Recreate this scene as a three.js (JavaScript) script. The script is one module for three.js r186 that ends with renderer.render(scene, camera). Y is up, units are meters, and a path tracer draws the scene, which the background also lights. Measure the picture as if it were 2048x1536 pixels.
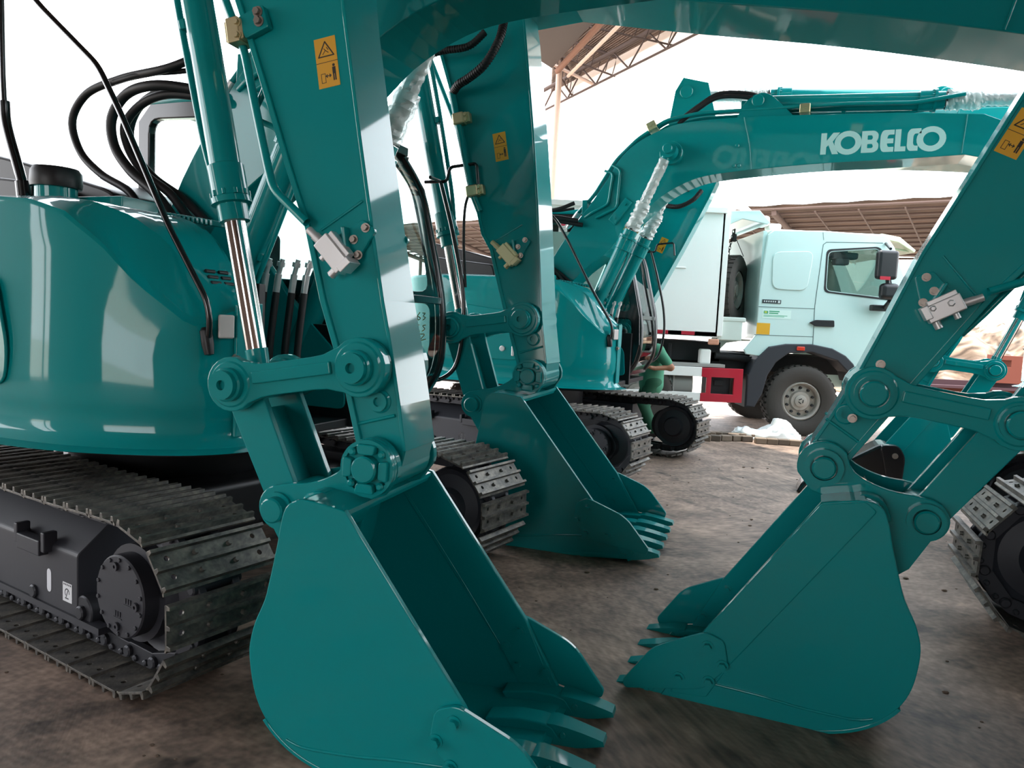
import * as THREE from 'three';
import { mergeGeometries, toCreasedNormals } from 'three/addons/utils/BufferGeometryUtils.js';
import { RoundedBoxGeometry } from 'three/addons/geometries/RoundedBoxGeometry.js';
import { MarchingCubes } from 'three/addons/objects/MarchingCubes.js';
import { ImprovedNoise } from 'three/addons/math/ImprovedNoise.js';

// ---------------------------------------------------------------- camera, sky, sun, exposure
const scene = new THREE.Scene();
const camera = new THREE.PerspectiveCamera(54.85, 4 / 3, 0.05, 400);
camera.position.set(0, 1.53, 0);
camera.rotation.order = 'YXZ';
camera.rotation.set(THREE.MathUtils.degToRad(-4.9), 0, THREE.MathUtils.degToRad(2.86));

const renderer = new THREE.WebGLRenderer({ antialias: true });
renderer.toneMapping = THREE.LinearToneMapping;
renderer.toneMappingExposure = 1.52;
renderer.shadowMap.enabled = true;

const N = new ImprovedNoise();
const fbm = (x, y, z, o = 4) => { let s = 0, a = 0.5; for (let i = 0; i < o; i++) { s += a * N.noise(x, y, z); x *= 2.03; y *= 2.03; z *= 2.03; a *= 0.5; } return s; };
{ // hazy tropical sky: white at the horizon, a little bluer overhead, faint high cloud
  const w = 256, h = 128, d = new Float32Array(w * h * 4);
  for (let j = 0; j < h; j++) for (let i = 0; i < w; i++) {
    const el = (j + 0.5) / h * Math.PI - Math.PI / 2, az = i / w * Math.PI * 2;
    const x = Math.cos(el) * Math.cos(az), y = Math.sin(el), z = Math.cos(el) * Math.sin(az);
    const t = Math.max(0, y), c = 1 + 0.25 * fbm(x * 2.5, y * 4, z * 2.5, 3);
    const k = (j * w + i) * 4, b = 4.2 * c;
    d[k] = b * (1 - 0.22 * t); d[k + 1] = b * (1 - 0.10 * t); d[k + 2] = b * (1.02 + 0.02 * t); d[k + 3] = 1;
  }
  const tex = new THREE.DataTexture(d, w, h, THREE.RGBAFormat, THREE.FloatType);
  tex.mapping = THREE.EquirectangularReflectionMapping; tex.magFilter = tex.minFilter = THREE.LinearFilter; tex.wrapS = THREE.RepeatWrapping; tex.needsUpdate = true;
  scene.background = tex; scene.environment = tex;
}
const sun = new THREE.DirectionalLight(0xfff4e4, 4.5);
sun.position.set(-3, 30, -9); sun.target.position.set(0, 0, -4);
sun.castShadow = true; sun.shadow.radius = 2; sun.shadow.mapSize.set(4096, 4096);
Object.assign(sun.shadow.camera, { left: -40, right: 40, top: 40, bottom: -40, near: 1, far: 90 });
scene.add(sun, sun.target);

// ---------------------------------------------------------------- helpers
let seed = 7;
const rnd = () => { seed = (seed * 16807) % 2147483647; return seed / 2147483647; };
const V = (x, y, z) => new THREE.Vector3(x, y, z);
const rad = THREE.MathUtils.degToRad;
const names = {};
const numbered = (n) => { const k = names[n] = (names[n] ?? -1) + 1; return k ? n + '_' + String(k).padStart(3, '0') : n; };
function clean(g) {
  g = g.index ? g.toNonIndexed() : g.clone();
  for (const k of Object.keys(g.attributes)) if (!['position', 'normal', 'uv'].includes(k)) g.deleteAttribute(k);
  if (!g.attributes.uv) g.setAttribute('uv', new THREE.BufferAttribute(new Float32Array(g.attributes.position.count * 2), 2));
  if (!g.attributes.normal) g.computeVertexNormals();
  g.clearGroups(); return g;
}
const merge = (...l) => mergeGeometries(l.flat(9).filter(Boolean).map(clean));
const mv = (g, x, y, z) => g.translate(x, y, z);
function mesh(name, g, m, parent) {
  const o = new THREE.Mesh(Array.isArray(g) ? merge(g) : g, m); o.name = name; o.castShadow = o.receiveShadow = true;
  if (parent) parent.add(o); return o;
}
function thing(name, label, category, x, y, z, turn = 0, group) {
  const o = new THREE.Group(); o.name = numbered(name); o.position.set(x, y, z); o.rotation.y = turn;
  o.userData = { label, category }; if (group) o.userData.group = group; scene.add(o); return o;
}
const each = (name, gs, m, parent) => gs.map((g) => mesh(name, g, m, parent));
function struct(name, g, m) { const o = mesh(name, g, m, scene); o.userData.kind = 'structure'; return o; }
function tag(o, label, category, group) { o.name = numbered(o.name); o.userData = { label, category }; if (group) o.userData.group = group; scene.add(o); return o; }
// an outline whose corners are rounded
function rounded(pts, r) {
  const out = [], n = pts.length;
  pts.forEach((p, i) => {
    const a = pts[(i + n - 1) % n], b = pts[(i + 1) % n], rr = Array.isArray(r) ? r[i] : r;
    const va = [a[0] - p[0], a[1] - p[1]], vb = [b[0] - p[0], b[1] - p[1]], la = Math.hypot(...va), lb = Math.hypot(...vb), t = Math.min(rr, la * 0.45, lb * 0.45);
    if (t < 1e-4) { out.push(p); return; }
    const A = [p[0] + va[0] / la * t, p[1] + va[1] / la * t], B = [p[0] + vb[0] / lb * t, p[1] + vb[1] / lb * t];
    for (let k = 0; k <= 4; k++) { const u = k / 4; out.push([(1 - u) ** 2 * A[0] + 2 * u * (1 - u) * p[0] + u * u * B[0], (1 - u) ** 2 * A[1] + 2 * u * (1 - u) * p[1] + u * u * B[1]]); }
  });
  return out;
}
const smooth = (pts, n = 40) => new THREE.SplineCurve(pts.map((p) => new THREE.Vector2(...p))).getPoints(n).map((p) => [p.x, p.y]);
function arc(cx, cy, r, a0, a1, n = 10) { const o = []; for (let i = 0; i <= n; i++) { const a = rad(a0 + (a1 - a0) * i / n); o.push([cx + r * Math.cos(a), cy + r * Math.sin(a)]); } return o; }
function shapeOf(pts, holes = []) {
  const s = new THREE.Shape(pts.map((p) => new THREE.Vector2(...p)));
  for (const h of holes) s.holes.push(new THREE.Path(h.map((p) => new THREE.Vector2(...p))));
  return s;
}
// a plate with the outline pts in x,y from z0 to z1, edges chamfered
function plate(pts, z0, z1, bev = 0.003, holes = []) {
  const d = z1 - z0 - 2 * bev;
  return mv(new THREE.ExtrudeGeometry(shapeOf(pts, holes), { depth: d, bevelEnabled: bev > 0, bevelThickness: bev, bevelSize: bev, bevelOffset: -bev, bevelSegments: 2, curveSegments: 12 }), 0, 0, z0 + bev);
}
const box = (cx, cy, cz, sx, sy, sz, r = 0.006) => mv(new RoundedBoxGeometry(sx, sy, sz, 2, Math.min(r, sx / 2.2, sy / 2.2, sz / 2.2)), cx, cy, cz);
const plain = (cx, cy, cz, sx, sy, sz) => mv(new THREE.BoxGeometry(sx, sy, sz), cx, cy, cz);
function along(g, p, q) { // g runs along +y from 0 to |pq|
  const d = V(q[0] - p[0], q[1] - p[1], q[2] - p[2]);
  return g.applyMatrix4(new THREE.Matrix4().compose(V(...p), new THREE.Quaternion().setFromUnitVectors(V(0, 1, 0), d.clone().normalize()), V(1, 1, 1)));
}
const dist = (p, q) => Math.hypot(q[0] - p[0], q[1] - p[1], q[2] - p[2]);
function rod(p, q, r, seg = 20, r2 = r) { const L = dist(p, q); return along(mv(new THREE.CylinderGeometry(r2, r, L, seg), 0, L / 2, 0), p, q); }
// a pin, disc or boss lying along z with chamfered rims
function zdisc(x, y, z0, z1, r, seg = 28, c = 0.006) {
  const h = z1 - z0, g = new THREE.LatheGeometry([[0, 0], [r - c, 0], [r, c], [r, h - c], [r - c, h], [0, h]].map((p) => new THREE.Vector2(...p)), seg);
  return toCreasedNormals(g, 0.6).rotateX(Math.PI / 2).scale(1, 1, 1).translate(x, y, z0);
}
function lathe(profile, seg = 32) { return toCreasedNormals(new THREE.LatheGeometry(profile.map((p) => new THREE.Vector2(...p)), seg), 0.6); }
function ring(x, y, z0, z1, r0, r1, seg = 28) {
  const h = z1 - z0; return toCreasedNormals(new THREE.LatheGeometry([[r0, 0], [r1, 0], [r1, h], [r0, h], [r0, 0]].map((p) => new THREE.Vector2(...p)), seg), 0.6).rotateX(Math.PI / 2).translate(x, y, z0);
}
function tube(pts, r, n = 0, seg = 10) { const c = new THREE.CatmullRomCurve3(pts.map((p) => V(...p)), false, 'centripetal'); return new THREE.TubeGeometry(c, n || pts.length * 8, r, seg); }
// straight runs with tight bends, as bent steel pipe has
function pipe(pts, r, bend = 0.04, seg = 10) {
  const path = new THREE.CurvePath(), P = pts.map((p) => V(...p)); let last = P[0];
  for (let i = 1; i < P.length - 1; i++) {
    const a = P[i].clone().sub(P[i - 1]), b = P[i + 1].clone().sub(P[i]), t = Math.min(bend, a.length() * 0.45, b.length() * 0.45);
    const A = P[i].clone().sub(a.normalize().multiplyScalar(t)), B = P[i].clone().add(b.normalize().multiplyScalar(t));
    path.add(new THREE.LineCurve3(last, A)); path.add(new THREE.QuadraticBezierCurve3(A, P[i], B)); last = B;
  }
  path.add(new THREE.LineCurve3(last, P[P.length - 1]));
  return new THREE.TubeGeometry(path, pts.length * 10, r, seg);
}
function bolt(x, y, z, s, r = 0.012, h = 0.012) { // hexagon head on a face looking along s*z
  const g = merge(mv(new THREE.CylinderGeometry(r, r, h, 6), 0, h / 2 + 0.003, 0), mv(new THREE.CylinderGeometry(r * 1.5, r * 1.5, 0.004, 12), 0, 0.002, 0));
  return g.rotateX(s * Math.PI / 2).translate(x, y, z);
}
// surface through rows of points
function grid(rows, crease = 0.5) {
  const pos = [], uv = [], idx = [], n = rows[0].length;
  rows.forEach((r, j) => r.forEach((p, i) => { pos.push(p[0], p[1], p[2]); uv.push(i / n * 2, j / rows.length); }));
  for (let j = 0; j < rows.length - 1; j++) for (let i = 0; i < n - 1; i++) { const a = j * n + i, b = a + 1, c = a + n, d = c + 1; idx.push(a, c, b, b, c, d); }
  const g = new THREE.BufferGeometry(); g.setAttribute('position', new THREE.Float32BufferAttribute(pos, 3)); g.setAttribute('uv', new THREE.Float32BufferAttribute(uv, 2)); g.setIndex(idx); g.computeVertexNormals();
  return toCreasedNormals(g, crease);
}
function offset(pts, d) { // open polyline moved sideways
  return pts.map((p, i) => { const a = pts[Math.max(0, i - 1)], b = pts[Math.min(pts.length - 1, i + 1)], x = b[0] - a[0], y = b[1] - a[1], l = Math.hypot(x, y) || 1; return [p[0] - y / l * d, p[1] + x / l * d]; });
}

// ---------------------------------------------------------------- materials
function noiseTex(w, h, f, srgb = false) {
  const d = new Uint8Array(w * h * 4);
  for (let j = 0; j < h; j++) for (let i = 0; i < w; i++) { const c = f(i / w, j / h), k = (j * w + i) * 4; for (let q = 0; q < 3; q++) d[k + q] = Math.max(0, Math.min(255, c[q])); d[k + 3] = 255; }
  const t = new THREE.DataTexture(d, w, h); t.wrapS = t.wrapT = THREE.RepeatWrapping; t.magFilter = THREE.LinearFilter; t.minFilter = THREE.LinearMipmapLinearFilter; t.generateMipmaps = true;
  if (srgb) t.colorSpace = THREE.SRGBColorSpace; t.needsUpdate = true; return t;
}
const tile = (u, v, s, o) => { const a = u * Math.PI * 2, b = v * Math.PI * 2, R = s / 6.283; return fbm(Math.cos(a) * R + 10, Math.sin(a) * R + Math.cos(b) * R, Math.sin(b) * R + 5, o); };
const std = (o) => new THREE.MeshStandardMaterial(o), phy = (o) => new THREE.MeshPhysicalMaterial(o);
const grain = noiseTex(256, 256, (u, v) => { const n = 150 + 90 * tile(u, v, 40, 3); return [n, n, n]; });
const dusty = noiseTex(512, 512, (u, v) => { const n = tile(u, v, 14, 5), m = tile(u + 0.37, v, 60, 3); return [104 + 62 * n + 36 * m, 101 + 56 * n + 34 * m, 95 + 46 * n + 31 * m]; }, true);
const M = {
  paint: phy({ color: 0x008b8c, roughness: 0.45, specularIntensity: 0.15, clearcoat: 0.8, clearcoatRoughness: 0.05 }),
  chrome: std({ color: 0xd8d4d2, metalness: 1, roughness: 0.12 }),
  zinc: std({ color: 0xd2c49a, metalness: 0.75, roughness: 0.32 }),
  alu: std({ color: 0xdedddd, metalness: 0.65, roughness: 0.36 }),
  cream: std({ color: 0xc2b98f, metalness: 0.3, roughness: 0.4 }),
  bolt: std({ color: 0x9a9088, metalness: 0.8, roughness: 0.35 }),
  hose: std({ color: 0x1b1a1c, roughness: 0.5 }),
  black: std({ color: 0x131316, roughness: 0.45 }),
  gloss: phy({ color: 0x0f1114, roughness: 0.25, clearcoat: 0.6, clearcoatRoughness: 0.1 }),
  frame: std({ color: 0x2b2c33, roughness: 0.55, bumpMap: grain, bumpScale: 0.0004 }),
  steel: std({ map: dusty, roughness: 0.48, metalness: 0.5 }),
  link: std({ color: 0x35363b, roughness: 0.5, metalness: 0.4 }),
  seat: std({ color: 0x26262a, roughness: 0.9 }),
  glass: phy({ color: 0xe4efec, roughness: 0.02, transmission: 1, thickness: 0, ior: 1.45 }),
  tint: phy({ color: 0xdde9e7, roughness: 0.03, transmission: 1, thickness: 0, ior: 1.45 }),
  wrap: phy({ color: 0xe9f0ee, roughness: 0.28, transmission: 0.45, thickness: 0, clearcoat: 0.6, clearcoatRoughness: 0.15 }),
  lamp: phy({ color: 0xd9cfcb, roughness: 0.25, clearcoat: 0.6 }),
  yellow: std({ color: 0xd8a21c, roughness: 0.5 }),
  orange: phy({ color: 0xe08a1c, roughness: 0.3, clearcoat: 0.5 }),
  decal: std({ color: 0xbde9e4, roughness: 0.4 }),
  paper: std({ color: 0xb9d2cf, roughness: 0.8 }),
};
function canvasTex(w, h, draw) { const c = document.createElement('canvas'); c.width = w; c.height = h; draw(c.getContext('2d'), w, h); const t = new THREE.CanvasTexture(c); t.colorSpace = THREE.SRGBColorSpace; return t; }
const warnTex = canvasTex(128, 288, (c, w, h) => {
  c.fillStyle = '#d9a01e'; c.fillRect(0, 0, w, h); c.strokeStyle = '#1c1608'; c.fillStyle = '#1c1608'; c.lineJoin = 'round';
  c.lineWidth = 7; c.beginPath(); c.moveTo(64, 24); c.lineTo(110, 108); c.lineTo(18, 108); c.closePath(); c.stroke();
  c.lineWidth = 4; c.beginPath(); c.moveTo(44, 96); c.lineTo(62, 74); c.lineTo(54, 62); c.moveTo(62, 74); c.lineTo(80, 90); c.moveTo(70, 56); c.lineTo(80, 74); c.stroke();
  c.lineWidth = 3; c.beginPath(); c.moveTo(0, 142); c.lineTo(w, 142); c.stroke();
  c.strokeRect(22, 206, 24, 52);
  c.lineWidth = 5; c.beginPath(); c.moveTo(50, 222); c.lineTo(80, 222); c.moveTo(59, 213); c.lineTo(50, 222); c.lineTo(59, 231); c.moveTo(71, 213); c.lineTo(80, 222); c.lineTo(71, 231); c.stroke();
  c.beginPath(); c.arc(101, 166, 8, 0, 7); c.fill(); c.fillRect(91, 176, 20, 40); c.fillRect(92, 214, 8, 40); c.fillRect(103, 214, 8, 40);
});
M.warn = std({ map: warnTex, roughness: 0.45 });
const redTag = canvasTex(96, 160, (c, w, h) => { c.fillStyle = '#d8dcd8'; c.fillRect(0, 0, w, h); c.fillStyle = '#c2304a'; c.beginPath(); c.arc(50, 40, 26, 0, 7); c.fill(); c.fillStyle = '#6d7673'; for (let i = 0; i < 5; i++) c.fillRect(14, 84 + i * 13, 66 - (i % 3) * 16, 4); });
M.redTag = std({ map: redTag, roughness: 0.6 });
const symTex = canvasTex(96, 112, (c) => { c.fillStyle = '#dfe0e2'; c.fillRect(0, 0, 96, 112); c.fillStyle = '#33343a'; for (let i = 0; i < 5; i++) c.fillRect(8 + i * 17, 6, 11, 10); c.strokeStyle = '#33343a'; c.lineWidth = 7; c.beginPath(); c.arc(46, 58, 22, 2.2, 6.6); c.stroke(); c.beginPath(); c.moveTo(58, 38); c.lineTo(34, 88); c.moveTo(24, 92); c.lineTo(62, 92); c.stroke(); });
M.sym = std({ map: symTex, roughness: 0.5 });
const ovalTex = canvasTex(48, 120, (c) => { c.fillStyle = '#d9dbe0'; c.fillRect(0, 0, 48, 120); c.strokeStyle = '#33343a'; c.lineWidth = 5; c.beginPath(); c.moveTo(24, 24); c.lineTo(24, 80); c.moveTo(14, 92); c.lineTo(34, 92); c.stroke(); });
M.oval = std({ map: ovalTex, roughness: 0.5 });
// a flat label w by h, 1 mm thick, facing +z; uv fill its face
function label(w, h, t = 0.001) { return new THREE.BoxGeometry(w, h, t); }
// ---------------------------------------------------------------- setting: open-sided shed
{
  const floorMap = noiseTex(1024, 1024, (u, v) => {
    const n = tile(u, v, 10, 5), m = tile(u + 0.31, v + 0.17, 34, 4), s = Math.max(0, tile(u + 0.6, v + 0.2, 22, 4) - 0.16), f = tile(u + 0.1, v + 0.8, 150, 3);
    const k = 1 + 0.42 * n + 0.36 * m + 0.45 * f - 1.4 * s;
    return [134 * k, 114 * k, 100 * k];
  }, true);
  floorMap.repeat.set(1 / 5.3, 1 / 5.3);
  const broom = noiseTex(512, 512, (u, v) => { const n = 128 + 50 * Math.sin(v * 6.2832 * 46 + 2.5 * tile(u, v, 12, 3)) * (0.5 + tile(u, v, 9, 2)) + 150 * tile(u + 0.4, v, 44, 4); return [n, n, n]; });
  broom.repeat.set(1 / 1.3, 1 / 1.3);
  const uvm = (g) => { const p = g.attributes.position, u = g.attributes.uv, n = g.attributes.normal; for (let i = 0; i < p.count; i++) if (n.getY(i) > 0.5) u.setXY(i, p.getX(i) * 0.9 + p.getZ(i) * 0.43, p.getZ(i) * 0.9 - p.getX(i) * 0.43); return g; };
  const floor = struct('floor', uvm(plain(-1, -0.15, -3.5, 30, 0.3, 29)), std({ map: floorMap, bumpMap: broom, bumpScale: 0.0016, roughness: 0.62 }));
  void floor;
  struct('ground', uvm(plain(0, -0.3, -40, 300, 0.5, 300)), std({ color: 0xcfc4b4, roughness: 0.95 }));
  // stains and grit lying on the floor
  const grit = []; for (let i = 0; i < 260; i++) { const z = -1.9 - 7.5 * rnd() ** 1.3, x = -2.4 + rnd() * 6; const s = 0.004 + 0.011 * rnd() ** 3; grit.push(mv(new THREE.IcosahedronGeometry(s, 0).scale(1.4, 0.5, 1), x, s * 0.3, z)); }
  const gr = mesh('grit', merge(grit), std({ color: 0x6b5a4c, roughness: 1 }), scene); gr.userData = { kind: 'stuff', label: 'loose grit and crumbs of dirt scattered on the brown concrete floor', category: 'grit' };

  const rust = noiseTex(256, 256, (u, v) => { const n = tile(u, v, 12, 4); return [118 + 60 * n, 98 + 48 * n, 86 + 42 * n]; }, true);
  const sheet = std({ map: rust, roughness: 0.9, metalness: 0.1 }), steelM = std({ color: 0x4c3b34, roughness: 0.9 }), pale = std({ color: 0xc9aa98, roughness: 0.8 });
  const RY = 6.12, dir = V(0.431, 0, 0.902).normalize(), inn = V(-dir.z, 0, dir.x); // along the eave towards the viewer, and inwards to the left
  const E2 = V(0.5, RY, -15.75), K = V(0.44, RY, -13.95), I3 = V(4.6, RY, 3);
  { // right bay: corrugated sheet, ribs parallel to the eave
    const rows = [], L = 24;
    const wid = (s) => { const p = E2.clone().addScaledVector(dir, s); const t = Math.max(0, Math.min(1, (s - 2.4) / (L - 2.4))), q = K.clone().lerp(I3, t); return [p, q]; };
    for (let k = 0; k <= 64; k++) { const row = []; for (let j = 0; j <= 12; j++) { const [p, q] = wid(j / 12 * L), x = p.lerp(q, k / 64); row.push([x.x, RY + 0.05 * (k % 2) + 0.5 * k / 64, x.z]); } rows.push(row); }
    var roofR = struct('roof_right', grid(rows, 0.2), sheet);
    const pur = [], rods = [];
    for (let i = 0; i < 13; i++) { const s = 1.2 + i * 1.75, [p, q] = wid(s); q.y += 0.42; p.y -= 0.1; p.lerp(q, 0.1); pur.push(rod(p.toArray(), q.toArray(), 0.035, 4)); for (let k = 1; k < 9; k++) { const a = p.clone().lerp(q, k / 9), b = p.clone().lerp(q, (k + 0.5) / 9); b.y -= 0.3; pur.push(rod(a.toArray(), b.toArray(), 0.009, 4)); } const a = p.clone().lerp(q, 0.12), b = q.clone(); a.y -= 0.32; b.y -= 0.32; pur.push(rod(a.toArray(), b.toArray(), 0.018, 4)); }
    for (let i = 0; i < 7; i++) { const [p, q] = wid(2.2 + i * 3.1); p.y -= 0.38; q.y += 0.1; p.lerp(q, 0.12); rods.push(rod(p.toArray(), q.toArray(), 0.028, 6)); }
    each('purlin_bar', pur, steelM, roofR); each('tie_rod', rods, pale, roofR);
    const tr = [], P = (s, y) => E2.clone().addScaledVector(dir, s).addScaledVector(inn, 0.42).setY(y).toArray();
    tr.push(rod(P(0, RY - 0.02), P(L, RY - 0.02), 0.045, 4), rod(P(0, RY - 0.42), P(L, RY - 0.42), 0.022, 4));
    for (let i = 0; i < 48; i++) tr.push(rod(P(i * 0.5, RY - (i % 2 ? 0.42 : 0.02)), P((i + 1) * 0.5, RY - (i % 2 ? 0.02 : 0.42)), 0.014, 4));
    each('truss_bar', tr, steelM, roofR);
    const f0 = E2.clone().addScaledVector(inn, 0.2), f1 = f0.clone().addScaledVector(dir, L); mesh('fascia_sheet', grid([...Array(13)].map((_, j) => [0, 1].map((k) => { const a = f0.clone().lerp(f1, j / 12); return [a.x, RY - 0.45 + 0.45 * k, a.z]; })), 1), phy({ color: 0xd9c4b6, roughness: 0.8, transmission: 0.35, thickness: 0 }), roofR);
    const rb = rod([K.x + 0.1, RY - 0.02, K.z], [I3.x, RY - 0.02, I3.z], 0.06, 4);
    mesh('valley_beam', rb, std({ color: 0x7a5340, roughness: 0.9 }), roofR); mesh('tie_rod', rod([K.x + 0.3, RY - 0.1, K.z], [I3.x + 0.32, RY - 0.1, I3.z], 0.03, 6), pale, roofR);
  }
  { // main roof over the left row and the viewer
    const o = [[K.x, -K.z], [-2.3, 9.6], [-13.5, 4.6], [-13.5, -12], [8, -12], [I3.x, -I3.z]];
    const roofM = struct('roof_main', mv(plate(o, 0, 0.06, 0.01).rotateX(-Math.PI / 2), 0, RY + 0.02, 0), std({ color: 0x4a3d37, roughness: 0.95 }));
    const b = []; for (let i = 0; i < 7; i++) b.push(box(-0.5, RY - 0.1, -8 + i * 2.4, 15 - i * 0.4 > 11 ? 12.5 : 11, 0.22, 0.12, 0.01)); each('roof_beam', b, steelM, roofM);
  }
  struct('added_wall_back', plain(4.9, RY / 2, 9.5, 17.2, RY, 0.2), sheet).add(...each('added_wall_panel', [plain(-11.6, RY / 2, 9.5, 3.4, RY, 0.2), plain(-6.8, RY - 0.9, 9.5, 6.2, 1.8, 0.2)], sheet)); struct('added_wall_left', plain(-13.2, RY / 2, 6.2, 0.2, RY, 6.5), sheet).add(...each('added_wall_panel', [plain(-13.2, RY / 2, 0.2, 0.2, RY, 1.6)], sheet)); struct('added_wall_right', mv(plain(0, 0, 0, 0.2, RY, 9), 11.2, RY / 2, 5), sheet);  // walls out of view, added to darken the shed and steer light and reflections
  const col = (n, x, z, r = 0.055) => struct('column_' + n, merge(rod([x, 0, z], [x, RY, z], r, 12), plain(x, 0.02, z, 0.3, 0.04, 0.3)), pale);
  col(1, 0.58, -14.05); col(2, -13.2, -4.3, 0.1); col(3, -13.2, 2.2, 0.1); col(4, 7.6, 6.5, 0.1); col(5, 9.3, -0.2, 0.1);

  // shed across the yard: underside of its roof with purlins and rafters
  const A = V(-9, 6.0, -39.4), B = V(24, 6.0, -15.6), d = B.clone().sub(A), nrm = V(d.z, 0, -d.x).normalize(); const back = (p, q) => p.clone().addScaledVector(nrm, q * 7).setY(6 - 1.9 * q + 0.75 * q);
  const fs = thing('far_shed', 'long brown open shed roof seen far beyond the white truck', 'shed', 7, 0, -30);
  const loc = (p) => [p.x - 7, p.y, p.z + 30];
  const fr = []; for (let k = 0; k <= 60; k++) { const r = []; for (let j = 0; j <= 60; j++) { const p = back(A.clone().lerp(B, j / 60), k / 60); p.y += 0.04 * (j % 2); r.push(loc(p)); } fr.push(r); }
  mesh('roof_sheet', grid(fr, 0.2), std({ map: rust, color: 0xb0a49c, roughness: 0.95 }), fs);
  const pl = []; for (let k = 0; k < 13; k++) { const p = back(A, k / 12.5), q = back(B, k / 12.5); p.y -= 0.12; q.y -= 0.12; pl.push(rod(loc(p), loc(q), 0.05, 4)); }
  each('purlin', pl, steelM, fs);
  for (let j = 0; j < 30; j++) { const a = A.clone().lerp(B, j / 29.5), p = back(a, 0), q = back(a, 1); p.y -= 0.25; q.y -= 0.25; mesh('rafter', rod(loc(p), loc(q), j % 4 ? 0.03 : 0.12, 4), steelM, fs); if (j % 8 === 0) { const c = back(a, 0.8); mesh('shed_post', rod([loc(c)[0], 0, loc(c)[2]], [loc(c)[0], c.y, loc(c)[2]], 0.1, 8), steelM, fs); } }
}
// ---------------------------------------------------------------- excavators
// machine frame: x forward, y up, z to the machine's right; origin on the ground under the slew ring
const cache = {}, once = (k, f) => cache[k] ??= f();
const LK = 0.348;                       // bucket pin to guide-link pin along the arm
const ZC = 0.07;                        // boom, arm and bucket sit a little right of centre
const FOOT = [0.2, 1.7], TIP = [4.5, 1.57];

// --- bucket, in the frame bucket pin -> ear pin (x), outward (y)
const SHELL = smooth([[0.043, -0.105], [0.11, -0.055], [0.18, -0.014], [0.232, -0.014], [0.272, -0.05], [0.325, -0.12], [0.38, -0.188], [0.44, -0.26], [0.475, -0.292], [0.53, -0.338], [0.581, -0.4], [0.611, -0.47], [0.632, -0.55], [0.635, -0.62], [0.62, -0.69], [0.585, -0.762], [0.535, -0.825], [0.47, -0.882], [0.4, -0.927], [0.263, -0.997], [0.08, -1.075], [-0.105, -1.15]], 66);
const CUTTER = rounded([[0.0, -0.785], [-0.075, -0.79], [-0.207, -0.945], [-0.232, -0.995], [-0.268, -1.178], [-0.244, -1.202], [0.02, -1.012], [0.062, -0.868]], [0.02, 0.03, 0.03, 0.03, 0.02, 0.02, 0.03, 0.04]);
function bucketGeo(hw) {
  const inner = offset(SHELL, -0.018), wear = SHELL.slice(42);
  const lip = plate([[0.13, -1.05], [-0.10, -1.143], [-0.128, -1.165], [-0.118, -1.178], [0.12, -1.082]], -hw - 0.004, hw + 0.004, 0.003);
  const body = merge(plate([...SHELL, ...inner.reverse()], -hw + 0.012, hw - 0.012, 0.002), lip,
    plate([...offset(wear, 0.014), ...wear.slice().reverse()], -hw - 0.005, hw + 0.005, 0.002),
    plate([[0.043, -0.105], [0.17, -0.014], [0.19, -0.03], [0.075, -0.13]], -hw, hw, 0.004));
  const side = [...offset(SHELL, 0.004), [-0.105, -1.148], [-0.088, -0.81], [0.040, -0.1]];
  const band = rounded([[0.043, -0.105], [0.17, -0.016], [0.222, -0.03], [0.064, -0.86], [0.05, -1.04], [-0.08, -1.11], [-0.088, -0.81]], 0.012);
  return { body, side: plate(side, 0, 0.022, 0.004), band: plate(band, 0, 0.030, 0.004), cutter: plate(CUTTER, 0, 0.02, 0.003),
    seam: merge(tube(smooth([[0.585, -0.735], [0.53, -0.78], [0.365, -0.853], [0.218, -0.905], [0.02, -0.985]], 20).map((p) => [p[0], p[1], 0]), 0.006, 30, 6)),
    inner: merge(tube([[0.2, -0.05, 0], [0.1, -0.6, 0], [0.06, -0.86, 0]], 0.002, 12, 6)) };
}
const ADAPTER = plate(rounded([[0.10, -1.02], [-0.02, -1.055], [-0.10, -1.095], [-0.140, -1.125], [-0.152, -1.186], [-0.135, -1.2], [0.09, -1.098]], 0.012), -0.045, 0.045, 0.006);
function toothGeo() {
  const rows = [[-0.125, -1.108, -1.205, 0.043], [-0.15, -1.118, -1.206, 0.044], [-0.19, -1.145, -1.222, 0.04], [-0.235, -1.18, -1.236, 0.036], [-0.275, -1.213, -1.245, 0.034], [-0.296, -1.232, -1.25, 0.033]];
  const r = rows.map(([x, a, b, w]) => [[x, a, -w], [x, a, w], [x + 0.004, b, w], [x + 0.004, b, -w], [x, a, -w]]);
  const g = grid(r, 0.3), e = r[5], f = r[0];
  const cap = (q) => { const c = new THREE.BufferGeometry(); c.setAttribute('position', new THREE.Float32BufferAttribute([q[0], q[1], q[2], q[0], q[2], q[3]].flat(), 3)); c.computeVertexNormals(); return c; };
  return merge(g, cap(e), cap([f[0], f[3], f[2], f[1]]));
}
const BRACKET = plate([...arc(0, 0, 0.102, 222, 62, 16), ...smooth([[0.08, 0.055], [0.12, 0.034], [0.19, 0.03], [0.26, 0.04], [0.33, 0.064]], 10), ...arc(0.412, 0, 0.083, 100, -50, 12), [0.455, -0.2], [0.42, -0.27], [0.3, -0.17], [0.23, -0.06], [0.1, -0.1], [0.0, -0.11]], -0.016, 0.016, 0.004);

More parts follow.
